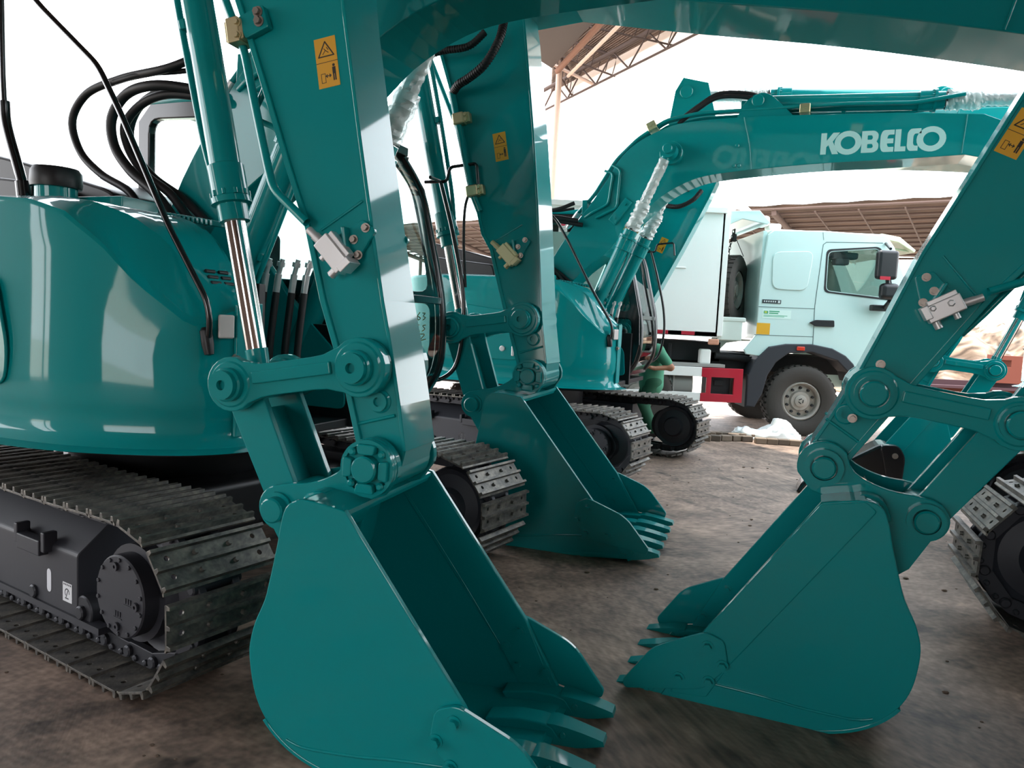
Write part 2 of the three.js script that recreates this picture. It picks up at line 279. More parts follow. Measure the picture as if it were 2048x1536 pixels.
// --- arm, x along it from the bucket pin, y towards the machine
const ARMS = {
  slim: { hw: 0.125, top: [[-0.03, -0.06], [0.07, -0.058], [0.3, -0.083], [0.6, -0.138], [0.86, -0.163], [1.08, -0.211], [1.39, -0.272], [1.57, -0.308], [1.9, -0.38], [2.3, -0.46], [2.6, -0.52], [3.02, -0.6], [3.12, -0.55], [3.05, -0.42], [2.75, -0.1]], under: [[2.5, 0.12], [2.2, 0.11], [1.9, 0.085], [1.58, 0.075], [1.14, 0.08], [0.8, 0.088], [0.57, 0.095], [0.4, 0.106], [0.2, 0.112], [0.04, 0.112], [-0.04, 0.08]] },
  deep: { hw: 0.125, top: [[-0.03, -0.06], [0.07, -0.062], [0.3, -0.09], [0.55, -0.122], [0.86, -0.16], [1.08, -0.211], [1.39, -0.272], [1.57, -0.308], [1.9, -0.38], [2.3, -0.46], [2.6, -0.52], [3.02, -0.6], [3.12, -0.55], [3.05, -0.42], [2.75, -0.1]], under: [[2.5, 0.15], [2.2, 0.15], [1.9, 0.142], [1.51, 0.137], [1.24, 0.132], [0.886, 0.128], [0.632, 0.104], [0.4, 0.085], [0.2, 0.08], [0.04, 0.082], [-0.04, 0.07]] },
  wide: { hw: 0.155, top: [[-0.03, -0.06], [0.114, -0.082], [0.557, -0.134], [0.804, -0.157], [0.907, -0.199], [1.155, -0.22], [1.57, -0.252], [1.82, -0.284], [2.05, -0.319], [2.3, -0.4], [2.6, -0.52], [3.0, -0.62], [3.16, -0.6], [3.2, -0.32], [2.85, -0.05]], under: [[2.55, 0.16], [2.3, 0.23], [2.08, 0.233], [1.82, 0.221], [1.45, 0.203], [1.02, 0.173], [0.64, 0.137], [0.33, 0.108], [0.06, 0.1], [-0.04, 0.08]] },
};
function armGeo(k) {
  const { hw, top, under } = ARMS[k], t = top.slice(0, 11), pts = [...top, ...under];
  return merge(plate(pts, -hw, hw, 0.005),
    plate([...offset(t, -0.010), ...offset(t, 0.012).reverse()], -hw - 0.012, hw + 0.012, 0.003),
    plate([...offset(under.slice(1, -1), -0.004), ...offset(under.slice(1, -1), 0.010).reverse()], -hw - 0.006, hw + 0.006, 0.003),
    zdisc(0, 0, -hw - 0.008, hw + 0.008, 0.092), zdisc(LK, 0, -hw - 0.012, hw + 0.012, 0.102), zdisc(2.42, 0, -0.19, 0.19, 0.13), zdisc(3.03, -0.5, -hw - 0.02, hw + 0.02, 0.07),
    zdisc(0.222, 0.038, -hw - 0.01, hw + 0.01, 0.042), ring(0.222, 0.038, hw, hw + 0.022, 0.016, 0.034), ring(0.222, 0.038, -hw - 0.022, -hw, 0.016, 0.034),
    plate(rounded([[2.38, -0.42], [2.42, -0.69], [2.5, -0.69], [2.6, -0.5]], 0.03), -0.09, -0.06), plate(rounded([[2.38, -0.42], [2.42, -0.69], [2.5, -0.69], [2.6, -0.5]], 0.03), 0.06, 0.09));
}
const dog = (L, r0, r1, w) => { // link plate from (0,0) to (L,0)
  return [...arc(0, 0, r0, 50, 310, 16), [r0 * 1.25, -w * 1.05], [r0 * 1.7, -w], [L - r1 * 1.7, -w], [L - r1 * 1.25, -w * 1.05], ...arc(L, 0, r1, -130, 130, 16), [L - r1 * 1.25, w * 1.05], [L - r1 * 1.7, w], [r0 * 1.7, w], [r0 * 1.25, w * 1.05]];
};
function boomGeo() {
  const top = [[-0.16, 0.02], [-0.12, 0.16], [0.05, 0.53], [0.28, 0.89], [0.47, 1.14], [0.66, 1.42], [0.78, 1.62], [0.97, 1.79], [1.25, 1.92], [1.5, 1.97], [2.08, 1.985], [2.74, 1.965], [3.5, 1.93], [4.15, 1.88], [4.5, 1.72]];
  const bot = [[4.62, 1.6], [4.56, 1.45], [4.4, 1.43], [4.03, 1.52], [3.4, 1.5], [2.78, 1.49], [2.22, 1.46], [1.77, 1.42], [1.52, 1.355], [1.27, 1.22], [1.08, 1.05], [0.88, 0.85], [0.7, 0.63], [0.34, 0.33], [0.1, -0.1], [0, -0.16], [-0.12, -0.1]];
  const tt = smooth(top.slice(1, -1), 36), bb = smooth(bot.slice(3, -2), 36);
  return { body: merge(plate([top[0], ...tt, top[14], ...bot.slice(0, 3), ...bb, ...bot.slice(-2)], -0.2, 0.2, 0.006), zdisc(0, 0, -0.3, 0.3, 0.13), zdisc(1.34, 1.65, -0.26, 0.26, 0.12), zdisc(1.34, 1.65, -0.47, 0.47, 0.05),
    plate(rounded([[1.95, 1.95], [2.05, 2.16], [2.2, 2.24], [2.3, 2.2], [2.55, 1.95]], 0.06), -0.15, -0.11), plate(rounded([[1.95, 1.95], [2.05, 2.16], [2.2, 2.24], [2.3, 2.2], [2.55, 1.95]], 0.06), 0.11, 0.15), zdisc(2.17, 2.15, -0.17, 0.17, 0.06)),
    tip: [zdisc(4.5, 1.57, -0.24, -0.19, 0.16), zdisc(4.5, 1.57, 0.19, 0.24, 0.16)] };
}
// cylinder along +y: barrel of length L, gland at the top
function barrelGeo(L, r, side = 1) {
  return merge(lathe([[0, -r * 1.1], [r * 0.9, -r * 0.9], [r, -r * 0.4], [r, L - 0.16], [r * 1.18, L - 0.155], [r * 1.18, L - 0.035], [r * 1.3, L - 0.03], [r * 1.3, L - 0.008], [r * 0.98, L - 0.004], [r * 0.98, L + 0.06], [r * 0.7, L + 0.062], [0, L + 0.062]], 36),
    [...Array(10)].map((_, i) => mv(new THREE.CylinderGeometry(0.008, 0.008, 0.02, 6), r * 1.16 * Math.cos(i * 0.628), L - 0.045, r * 1.16 * Math.sin(i * 0.628))),
    tube([[side * r * 1.0, 0.12, 0], [side * (r + 0.022), 0.2, 0], [side * (r + 0.022), L - 0.3, 0], [side * r * 1.05, L - 0.1, 0]], 0.014, 40),
    box(side * (r + 0.012), L * 0.5, 0, 0.03, 0.04, 0.05));
}
const rodGeo = (L, r, knob = 0.055) => merge(lathe([[0, 0], [r, 0], [r, L - knob - 0.03], [r * 0.995, L - knob], [0, L - knob]], 28));
const eyeGeo = (r, w, neck = 0.05) => merge(new THREE.CylinderGeometry(r, r, w, 24).rotateX(Math.PI / 2), mv(new THREE.CylinderGeometry(neck * 0.9, neck, r + 0.03, 20), 0, -r - 0.005, 0));
function wrapGeo(L, r, k = 1) { // crinkled plastic film wound round a rod
  const rows = [], n = Math.round(L / 0.016);
  for (let j = 0; j <= n; j++) { const row = [], y = L * j / n; for (let i = 0; i <= 22; i++) { const a = i / 22 * 6.2832, q = r * (1 + 0.05 * k * Math.sin(j * 1.7 + 2.4 * Math.sin(a + j * 0.23)) + 0.42 * k * fbm(Math.cos(a) * 2.4 + j * 0.3, Math.sin(a) * 2.4, y * 26, 3)); row.push([q * Math.cos(a), y, q * Math.sin(a)]); } rows.push(row); }
  return grid(rows, 0.9);
}
// --- crawler
const PR = 0.268, HC = 1.47, WY = 0.362, NS = 44;
function trackPath(s) { // pin path, s in metres from the rear end of the top run
  const L = 2 * HC, A = Math.PI * PR;
  if (s < L) return [-HC + s, WY + PR - 0.012 * Math.sin(s / L * Math.PI * 2) ** 2, 0];
  s -= L; if (s < A) { const a = Math.PI / 2 - s / PR; return [HC + PR * Math.cos(a), WY + PR * Math.sin(a)]; }
  s -= A; if (s < L) return [HC - s, WY - PR];
  s -= L; const a = -Math.PI / 2 - s / PR; return [-HC + PR * Math.cos(a), WY + PR * Math.sin(a)];
}
function shoeGeo() { // x along the track, y outwards
  const holes = [];
  for (const x of [-0.04, 0.035]) for (const z of [-0.19, 0.19]) holes.push(arc(x, z, 0.011, 360, 0, 8));
  const base = plate([[-0.083, -0.25], [0.083, -0.25], [0.083, 0.25], [-0.083, 0.25]], 0, 0.010, 0.001, holes).rotateX(-Math.PI / 2);
  const bar = (x) => plate([[x - 0.011, 0.006], [x + 0.011, 0.006], [x + 0.007, 0.030], [x - 0.007, 0.030]], -0.25, 0.25, 0.0015);
  const bolts = []; for (const x of [-0.036, 0.038]) for (const z of [-0.075, 0.075]) bolts.push(mv(new THREE.CylinderGeometry(0.010, 0.012, 0.016, 6), x, 0.017, z));
  const gap = []; for (const z of [-0.03, 0.03]) gap.push(plain(0.0, 0.013, z, 0.01, 0.012, 0.02));
  return merge(base, bar(-0.074), bar(0), bar(0.074), plate([[0.07, 0.004], [0.093, -0.006], [0.095, 0.002], [0.075, 0.014]], -0.25, 0.25, 0.001), bolts);
}
const linkGeo = () => merge([-0.075, 0.075].map((z) => plate(rounded([[-0.1, -0.03], [0.1, -0.036], [0.1, 0.02], [0.06, 0.042], [-0.06, 0.042], [-0.1, 0.02]], 0.02), z - 0.015, z + 0.015, 0.003)), zdisc(-0.086, 0, -0.11, 0.11, 0.024, 16), zdisc(-0.03, 0.02, -0.105, 0.105, 0.014, 8), zdisc(0.04, 0.02, -0.105, 0.105, 0.014, 8));
function trackFrameGeo(s) { // s: side, +1 right
  const sec = [[0.80, 0.15], [1.12, 0.15], [1.12, 0.43], [0.93, 0.585], [0.80, 0.585]].map(([z, y]) => [z, y]);
  const g = new THREE.ExtrudeGeometry(shapeOf(rounded(sec, 0.012)), { depth: 2.24, bevelEnabled: true, bevelSize: 0.004, bevelThickness: 0.004, bevelSegments: 1 });
  g.rotateY(-Math.PI / 2); // shape x -> z, extrusion -> -x
  g.translate(0.96, 0, 0);
  const parts = [g, plain(0.0, 0.145, 1.11, 2.3, 0.03, 0.05)];
  for (const x of [-0.75, -0.1, 0.62]) parts.push(box(x, 0.42, 1.14, 0.2, 0.07, 0.05), box(x + 0.12, 0.45, 1.13, 0.03, 0.09, 0.06), box(x - 0.12, 0.45, 1.13, 0.03, 0.09, 0.06));
  const f = merge(parts); if (s < 0) { f.scale(1, 1, -1); const p = f.attributes.position.array, n = f.attributes.normal.array, u = f.attributes.uv.array; for (let i = 0; i < p.length; i += 9) { for (let q = 0; q < 3; q++) { [p[i + 3 + q], p[i + 6 + q]] = [p[i + 6 + q], p[i + 3 + q]]; [n[i + 3 + q], n[i + 6 + q]] = [n[i + 6 + q], n[i + 3 + q]]; } } void u; }
  return f;
}
const wheelGeo = () => lathe([[0, -0.14], [0.1, -0.14], [0.12, -0.10], [0.2, -0.08], [0.235, -0.1], [0.245, -0.06], [0.245, 0.06], [0.235, 0.1], [0.2, 0.08], [0.12, 0.1], [0.1, 0.14], [0, 0.14]], 36).rotateX(Math.PI / 2);
function crawler(root, turn, shift = 0, tz = 0.995, marks = false, tx = null) {
  const y = new THREE.Matrix4().makeRotationY(turn).multiply(new THREE.Matrix4().makeTranslation(shift, 0, 0));
  for (const s of [1, -1]) {
    const f = mesh('track_frame', once('tf' + s, () => trackFrameGeo(s)), M.frame, root); f.applyMatrix4(y); const dz = tz === 0.995 ? 0 : tz[s] - s * 0.995; f.translateZ(dz); if (tx) f.translateX(tx[s]);
    const step = (2 * Math.PI * PR + 4 * HC) / NS;
    for (let i = 0; i < NS; i++) {
      const a = trackPath((i * step) % (step * NS)), b = trackPath(((i + 1) * step) % (step * NS)), ang = Math.atan2(b[1] - a[1], b[0] - a[0]);
      const cx = (a[0] + b[0]) / 2, cy = (a[1] + b[1]) / 2, shoe = mesh('track_shoe', once('shoe', shoeGeo), M.steel, f);
      shoe.position.set(cx - Math.sin(ang) * 0.058, cy + Math.cos(ang) * 0.058, s * 0.995); shoe.rotation.z = ang;
      const l = mesh('track_link', once('link', linkGeo), M.link, f); l.position.set(cx, cy, s * 0.995); l.rotation.z = ang;
    }
    for (const x of [HC, -HC]) { const w = mesh('drive_wheel', once('wheel', wheelGeo), M.frame, f); w.position.set(x, WY, s * 0.96); }
    for (const x of [-1.0, -0.6, -0.2, 0.2, 0.6, 1.0]) { const r = mesh('track_roller', once('roller', () => merge(zdisc(0, 0, -0.15, 0.15, 0.07), zdisc(0, 0, -0.17, 0.17, 0.03))), M.link, f); r.position.set(x, 0.19, s * 0.97); }
    const c = mesh('drive_cover', once('cover', () => {
      const p = [zdisc(0, 0, -0.16, 0.035, 0.168, 40), ring(0, 0, -0.16, -0.03, 0.16, 0.2, 36)];
      for (let i = 0; i < 14; i++) { const a = i / 14 * 6.2832 + 0.2; p.push(zdisc(0.151 * Math.cos(a), 0.151 * Math.sin(a), 0.03, 0.042, 0.009, 8, 0.002)); }
      for (const [x, q] of [[0.12, -0.01], [-0.02, 0.122], [-0.01, -0.122]]) p.push(ring(x, q, 0.03, 0.046, 0.007, 0.018, 16));
      p.push(plain(0.06, -0.022, 0.036, 0.055, 0.005, 0.004), plain(-0.01, -0.088, 0.036, 0.055, 0.005, 0.004));
      for (let i = 0; i < 3; i++) p.push(plain(0.045 + i * 0.016, -0.004, 0.036, 0.008, 0.022, 0.004), plain(-0.026 + i * 0.016, -0.07, 0.036, 0.008, 0.022, 0.004));
      return merge(p); }), M.frame, f);
    c.position.set(HC - 0.115, WY - 0.005, s * 1.13); if (s < 0) c.rotation.y = Math.PI;
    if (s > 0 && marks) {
      mesh('painted_highlight', once('painted_highlight', () => box(-0.1, 0.345, 1.122, 2.0, 0.012, 0.002, 0.0008)), M.sym, f);  // thin white strip painted on for the highlight along the frame edge
      const rg = mesh('label', once('rgl', () => merge(ring(0, 0, 0, 0.002, 0.036, 0.046, 24), plain(0, 0, 0.001, 0.012, 0.074, 0.002), plain(0, 0, 0.001, 0.074, 0.01, 0.002))), M.alu, f); rg.position.set(-0.22, 0.25, 1.122);
    }
    if (s > 0) {
      const o = mesh('label', once('oval', () => plate([...arc(0, 0.035, 0.018, 0, 180, 8), ...arc(0, -0.035, 0.018, 180, 360, 8)], 0, 0.001, 0)), M.oval, f); o.position.set(0.73, 0.27, 1.1245);
      const q = mesh('label', label(0.075, 0.085), M.sym, f); q.position.set(0.885, 0.25, 1.125);
    }
  }
  const u = mesh('undercarriage', once('uc', () => merge(box(0, 0.42, 0, 1.5, 0.3, 1.4, 0.05), ...[1, -1].flatMap((a) => [1, -1].map((b) => rod([a * 0.35, 0.45, b * 0.3], [a * 0.85, 0.36, b * 0.85], 0.16, 4))), lathe([[0, 0.52], [0.55, 0.52], [0.6, 0.6], [0.6, 0.86], [0, 0.86]], 48))), M.black, root);
  u.applyMatrix4(y);
}
// --- upper body
const WALL = smooth([[1.12, 0.66], [1.21, 0.72], [1.215, 0.84], [1.12, 1.0], [0.9, 1.14], [0.62, 1.235], [0.3, 1.265], [0, 1.27], [-0.6, 1.27]], 40);
const TAIL = smooth([[-0.6, 1.27], [-0.95, 1.16], [-1.25, 0.85], [-1.43, 0.45], [-1.49, 0], [-1.43, -0.45], [-1.25, -0.85], [-0.95, -1.16], [-0.6, -1.27]], 40);
const lerpTab = (t, x) => { for (let i = 1; i < t.length; i++) if (x <= t[i][0]) { const [a, p] = t[i - 1], [b, q] = t[i]; return p + (q - p) * (x - a) / (b - a); } return t[t.length - 1][1]; };
const RIDGE = [[-0.6, 1.97], [0.1, 1.97], [0.44, 1.95], [0.62, 1.9], [0.78, 1.78], [0.92, 1.62], [1.02, 1.53], [1.11, 1.44], [1.17, 1.47], [1.25, 1.55]];
const NOSE = [[-0.6, 2.0], [0.4, 1.99], [0.62, 1.965], [0.8, 1.91], [0.92, 1.82], [1.0, 1.72], [1.08, 1.62], [1.25, 1.56]];
function outward(W) { return offset(W, W === WALL ? 1 : 1).map((p, i) => [p[0] - W[i][0], p[1] - W[i][1]]); }
function coverGeo(W, ridge, nose, inn) {
  const n = outward(W), out = (d, y) => W.map((p, i) => [p[0] + n[i][0] * d, y, p[1] + n[i][1] * d]);
  const R = W.map((p) => ridge(p[0])), top = (q) => W.map((p, i) => { const [ix, iz] = inn(p[0], p[1]), k = Math.min(1, q / 0.22), s = k * k * (3 - 2 * k), x = p[0] + (ix - p[0]) * q, z = p[1] + (iz - p[1]) * q; return [x, R[i] + (Math.max(R[i], nose(x)) - R[i]) * s, z]; });
  const rows = [out(-0.09, 0.885), out(-0.03, 0.9), out(0.0, 0.93), out(0.014, 0.965), out(0.014, 1.03), out(0.004, 1.06), out(0, 1.10), out(0, 1.2)];
  for (const k of [0.25, 0.5, 0.75, 0.97]) rows.push(W.map((p, i) => [p[0] + n[i][0] * 0.012 * Math.sin(k * 3.14), 1.2 + (R[i] - 1.2) * k, p[1] + n[i][1] * 0.012 * Math.sin(k * 3.14)]));
  for (const q of [0.012, 0.06, 0.12, 0.2, 0.3, 0.45, 0.6, 0.8, 1]) rows.push(top(q));
  return grid(rows.map((r) => r.slice().reverse()), 0.42);
}
function rightCover() { return coverGeo(WALL, (x) => lerpTab(RIDGE, x), (x) => lerpTab(NOSE, x), (x, z) => [x > 0.6 ? Math.max(0.5, x - 0.5) : x * 0.85, x > 0.9 ? 0.62 : x > 0.3 ? 0.62 - (0.9 - x) * 0.3 : 0.44]); }
function tailGeo() { return coverGeo(TAIL, () => 1.97, () => 2.0, (x, z) => [-0.5, z * 0.2]); }
function cabGeo() {
  const o = [[-0.72, 0.98], [1.06, 0.98], [1.14, 1.12], [1.185, 1.32], [1.165, 1.65], [1.06, 2.1], [0.97, 2.42], [0.78, 2.7], [0.5, 2.82], [-0.6, 2.86], [-0.72, 2.74]];
  const up = rounded([[-0.62, 1.76], [1.06, 1.70], [0.97, 2.1], [0.88, 2.42], [0.72, 2.62], [0.45, 2.72], [-0.62, 2.75]], 0.09), low = rounded([[0.5, 1.12], [1.01, 1.12], [1.08, 1.3], [1.07, 1.62], [0.5, 1.62]], 0.07);
  const side = (z) => plate(o, z - 0.03, z + 0.03, 0.008, [up.slice().reverse(), low.slice().reverse()]);
  const front = smooth([[1.06, 1.0], [1.14, 1.14], [1.17, 1.32], [1.15, 1.65], [1.04, 2.1], [0.95, 2.4], [0.76, 2.68]], 24);
  return { frame: merge(side(-0.33), side(-1.22), ...[-0.36, -1.19].map((z) => new THREE.TubeGeometry(new THREE.CatmullRomCurve3(front.map((p) => V(p[0], p[1], z))), 40, 0.042, 8)), box(1.16, 1.64, -0.775, 0.04, 0.05, 0.86), box(1.0, 1.0, -0.775, 0.16, 0.1, 0.9), box(-0.7, 1.35, -0.775, 0.05, 0.75, 0.88), box(0.15, 0.97, -0.775, 1.75, 0.06, 0.9), box(0.78, 2.68, -0.775, 0.12, 0.06, 0.88)),
    roof: merge(box(-0.03, 2.86, -0.775, 1.2, 0.06, 0.96, 0.03)),
    panes: [plate(up, -0.004, 0.004, 0), plate(low, -0.004, 0.004, 0)], front };
}
function excavator(c) {
  const root = thing('excavator', c.label, 'excavator', c.pos[0], 0, c.pos[1], c.turn); root.scale.setScalar(c.scale ?? 1);
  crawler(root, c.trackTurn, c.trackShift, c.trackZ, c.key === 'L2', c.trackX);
  const place = (m, x, y, z = 0, rz = 0) => { m.position.set(x, y, z); m.rotation.z = rz; return m; };
  // ---- upper
  if (c.body !== false) {
    mesh('swing_frame', once('swing', () => { const o = [...WALL, ...TAIL.slice(1), [-0.45, -1.27], [1.1, -1.25], [1.1, -0.3]].map(([x, z]) => [x * 0.965, -z * 0.965]); return merge(mv(plate(o, 0, 0.05, 0.006).rotateX(-Math.PI / 2), 0, 0.85, 0), box(0.5, 1.25, 0.5, 1.1, 0.8, 0.05), box(0.6, 1.15, -0.27, 1.0, 0.6, 0.05), box(-0.3, 1.4, 0, 0.9, 1.0, 1.1)); }), M.black, root);
    each('boom_bracket', once('bb', () => [-0.26, 0.4].map((z) => plate(rounded([[-0.35, 0.95], [-0.3, 1.5], [0.02, 1.9], [0.35, 1.92], [0.62, 1.6], [1.02, 1.25], [1.05, 0.95]], 0.06), z - 0.025, z + 0.025, 0.006))), M.paint, root);
    const rc = mesh('right_cover', once('rc', rightCover), M.paint, root);
    mesh('front_panel', once('fp', () => merge(box(1.212, 1.24, 0.79, 0.02, 0.6, 0.13), box(0.95, 1.24, 0.68, 0.5, 0.62, 0.03))), M.paint, rc);
    const pos = once('lamp', () => merge(box(0, 0, 0, 0.02, 0.105, 0.07, 0.012)));
    const lp = mesh('work_lamp', pos, M.lamp, rc); lp.position.set(1.2, 1.44, 0.9); lp.rotation.y = -0.5;
    mesh('lock_bolt', once('lk', () => mv(bolt(0, 0, 0, 1, 0.014, 0.016).rotateY(Math.PI / 2 - 0.35), 1.212, 1.3, 0.85)), M.bolt, rc);
    mesh('side_hatch', once('hatch', () => merge(mv(plate(rounded([[-0.55, 1.13], [0.3, 1.13], [0.32, 1.3], [0.24, 1.62], [-0.55, 1.7]], 0.07), 0, 0.014, 0.006), 0, 0, 1.268))), M.paint, rc);
    mesh('hatch_handle', once('hh', () => merge(box(0.24, 1.22, 1.288, 0.025, 0.1, 0.015), zdisc(0.12, 1.24, 1.28, 1.292, 0.03))), M.alu, rc);
    mesh('handrail_socket', once('sock', () => lathe([[0, -0.05], [0.02, -0.045], [0.026, 0], [0.026, 0.06], [0.016, 0.075], [0, 0.075]], 16).rotateZ(0.2).translate(1.16, 1.36, 0.965)), M.black, rc);
    for (let i = 0; i < 6; i++) { const l = mesh('louvre_slot', once('lou', () => box(0, 0, 0, 0.012, 0.016, 0.06, 0.004)), M.black, rc); l.position.set(1.035 + (i % 3) * 0.018 - 0.0, 1.685 - (i % 3) * 0.026, i < 3 ? 0.83 : 0.75); l.rotation.z = 0.6; }
    mesh('counterweight', once('tail', tailGeo), M.paint, root);
    mesh('engine_cover', once('eng', () => merge(plate(rounded([[-1.25, 1.98], [0.06, 1.98], [0.02, 2.11], [-0.05, 2.14], [-0.7, 2.3], [-1.2, 2.4]], 0.03), -0.25, 0.5, 0.015), plate(rounded([[-1.0, 1.98], [-0.2, 1.98], [-0.25, 2.13], [-0.95, 2.2]], 0.04), 0.5, 0.8, 0.015), box(-0.2, 2.06, 0.52, 0.3, 0.06, 0.05))), M.black, root);
    mesh('tool_lid', once('tread', () => box(0.1, 2.01, 0.66, 0.62, 0.07, 0.22)), M.paint, rc);
    for (let i = 0; i < 12; i++) mesh('tread_bar', once('tb', () => box(0, 0, 0, 0.018, 0.03, 0.1, 0.004)), M.paint, rc).position.set(0.45 + i * 0.03, 1.985 - i * 0.004, 0.52);
    const cap = mesh('filler_neck', once('neck', () => merge(lathe([[0, 0], [0.094, 0], [0.094, 0.13], [0, 0.13]], 36).translate(0.08, 1.955, 0.87))), M.paint, root);
    mesh('filler_cap', once('fcap', () => lathe([[0, 0], [0.112, 0], [0.116, 0.02], [0.112, 0.075], [0.1, 0.095], [0, 0.1]], 36).translate(0.08, 2.07, 0.87)), M.black, cap);
    const rail = mesh('mirror_stay', once('stay', () => pipe([[-0.1, 3.12, 1.0], [0.15, 2.88, 1.0], [0.53, 2.58, 1.0], [0.68, 2.35, 1.0], [0.96, 1.87, 1.0], [1.17, 1.55, 0.985], [1.185, 1.46, 0.98], [1.15, 1.33, 0.96]], 0.014, 0.06)), M.gloss, root);
    void rail;
    mesh('mirror_post', once('post', () => merge(tube([[-0.27, 3.1, 0.9], [-0.26, 2.6, 0.9], [-0.25, 2.45, 0.9]], 0.013), tube([[-0.25, 2.5, 0.9], [-0.24, 2.4, 0.9], [-0.12, 2.08, 0.9], [-0.1, 1.97, 0.9]], 0.024, 24), tube([[-0.12, 2.1, 0.9], [-0.1, 1.97, 0.9]], 0.036, 8))), M.gloss, root);
    // cab
    const cg = once('cab', cabGeo), cab = mesh('cab', cg.frame, M.gloss, root);
    mesh('cab_roof', cg.roof, M.paint, cab);
    for (const z of [-0.33, -1.22]) cg.panes.forEach((g) => { const p = mesh('window_pane', g, M.tint, cab); p.position.z = z; });
    mesh('windscreen', once('ws', () => grid(cg.front.map((p) => [-1.18, -0.775, -0.37].map((z) => [p[0] + 0.02, p[1], z])), 1)), M.tint, cab);
    mesh('operator_seat', once('oseat', () => merge(box(0.35, 1.35, -0.78, 0.5, 0.14, 0.5, 0.05), box(0.1, 1.72, -0.78, 0.14, 0.72, 0.48, 0.05), box(0.3, 1.15, -0.78, 0.4, 0.3, 0.4), box(0.5, 1.52, -0.5, 0.4, 0.06, 0.1, 0.02), box(0.5, 1.52, -1.06, 0.4, 0.06, 0.1, 0.02), rod([0.72, 1.5, -0.5], [0.78, 1.75, -0.5], 0.015), rod([0.72, 1.5, -1.06], [0.78, 1.75, -1.06], 0.015)).translate(-0.25, 0, 0)), M.seat, cab);
    each('console', once('cons', () => [box(0.9, 1.3, -0.42, 0.2, 0.4, 0.12, 0.03), box(0.8, 1.05, -0.78, 0.4, 0.1, 0.7)]), M.black, cab);
    const st = mesh('warning_label', label(0.06, 0.1), M.redTag, cab); st.position.set(0.82, 2.6, -1.188); st.rotation.z = -0.3; const st2 = mesh('warning_label', label(0.11, 0.12), M.redTag, cab); st2.position.set(0.17, 2.68, -0.296);
    const nl = mesh('name_plate', label(0.2, 0.085), M.paper, cab); nl.position.set(0.79, 1.0, -0.236);
    if (c.key === 'L1') {
      const ps = mesh('paper_sheet', label(0.085, 0.19), M.paper, cab); ps.position.set(0.965, 1.23, -1.18); ps.rotation.z = 0.05;
      const S = [[[0.02, 0.05], [0.0, 0.02], [0.01, 0], [0.025, 0.012], [0.004, 0.022]], [[0.04, 0.046], [0.06, 0.046], [0.045, 0.026], [0.062, 0.02], [0.045, 0.0]], [[0.09, 0.05], [0.073, 0.022], [0.08, 0], [0.096, 0.012], [0.076, 0.024]], [[0.11, 0.046], [0.13, 0.046], [0.115, 0.026], [0.132, 0.018], [0.114, 0]], [[0.09, -0.03], [0.07, -0.04], [0.075, -0.075], [0.095, -0.07]], [[0.135, -0.03], [0.115, -0.036], [0.13, -0.055], [0.11, -0.072]], [[0.1, -0.09], [0.13, -0.09], [0.1, -0.13], [0.14, -0.12]]];
      each('chalk_mark', S.map((p) => tube(p.map((q) => [0.9 + q[0] * 1.1, 1.5 + q[1] * 1.1, -1.185]), 0.0035, 14, 5)), M.yellow, cab);
    }
    mesh('cab_handrail', once('chr', () => merge(tube([[1.03, 2.5, -1.36], [1.14, 2.15, -1.36], [1.24, 1.75, -1.36], [1.26, 1.45, -1.36], [1.2, 1.16, -1.36], [1.12, 1.08, -1.3], [1.06, 1.08, -1.2]], 0.016, 60), pipe([[0.9, 2.5, -1.36], [1.08, 2.5, -1.36], [1.1, 2.6, -1.36], [1.31, 2.62, -1.36], [1.33, 2.46, -1.36]], 0.012, 0.03), rod([1.03, 2.5, -1.2], [1.03, 2.5, -1.38], 0.012))), M.gloss, root);
  }
  // ---- boom
  const piv = [c.pin[0] + 2.42 * Math.cos(rad(c.arm)), c.pin[1] + 2.42 * Math.sin(rad(c.arm))];
  const phi = Math.atan2(piv[1] - FOOT[1], piv[0] - FOOT[0]) - Math.atan2(TIP[1], TIP[0]);
  const bg = once('boom', boomGeo), bs = c.boomScale ?? 1, ph = phi + (c.boomRot ?? 0), boom = place(mesh('boom', bg.body, M.paint, root), c.boomScale ? piv[0] - bs * (TIP[0] * Math.cos(ph) - TIP[1] * Math.sin(ph)) : FOOT[0], c.boomScale ? piv[1] - bs * (TIP[0] * Math.sin(ph) + TIP[1] * Math.cos(ph)) : FOOT[1], ZC, ph); boom.scale.setScalar(bs);
  each('boom_boss', bg.tip, M.paint, boom);
  for (const s of [1, -1]) {
    each('weld_seam', once('bw' + s, () => [tube([[2.15, 1.46, s * 0.201], [2.12, 1.7, s * 0.201], [2.05, 1.98, s * 0.201]], 0.006, 12, 6), tube([[4.0, 1.53, s * 0.201], [4.02, 1.88, s * 0.201]], 0.005, 8, 6)]), M.paint, boom);
    const t = mesh('lettering', once('kob', lettering), M.decal, boom); t.position.set(s > 0 ? 2.79 : 3.95, s > 0 ? 1.575 : 1.64, s * 0.2005); t.rotation.y = s > 0 ? 0 : Math.PI; t.scale.setScalar(0.93);
    const pl = mesh('access_plate', once('apl', () => merge(box(0, 0, 0, 0.3, 0.1, 0.03, 0.012), bolt(-0.09, 0, 0.014, 1), bolt(0.09, 0, 0.014, 1))), M.paint, boom); pl.position.set(0.82, 1.06, s * 0.212); pl.rotation.set(0, s > 0 ? 0 : Math.PI, 0); pl.rotation.z = s > 0 ? 0.92 : -0.92;
    const yl = mesh('warning_label', label(0.07, 0.05), M.yellow, boom); yl.position.set(0.9, 0.88, s * 0.201); yl.rotation.z = 0.9;
  }
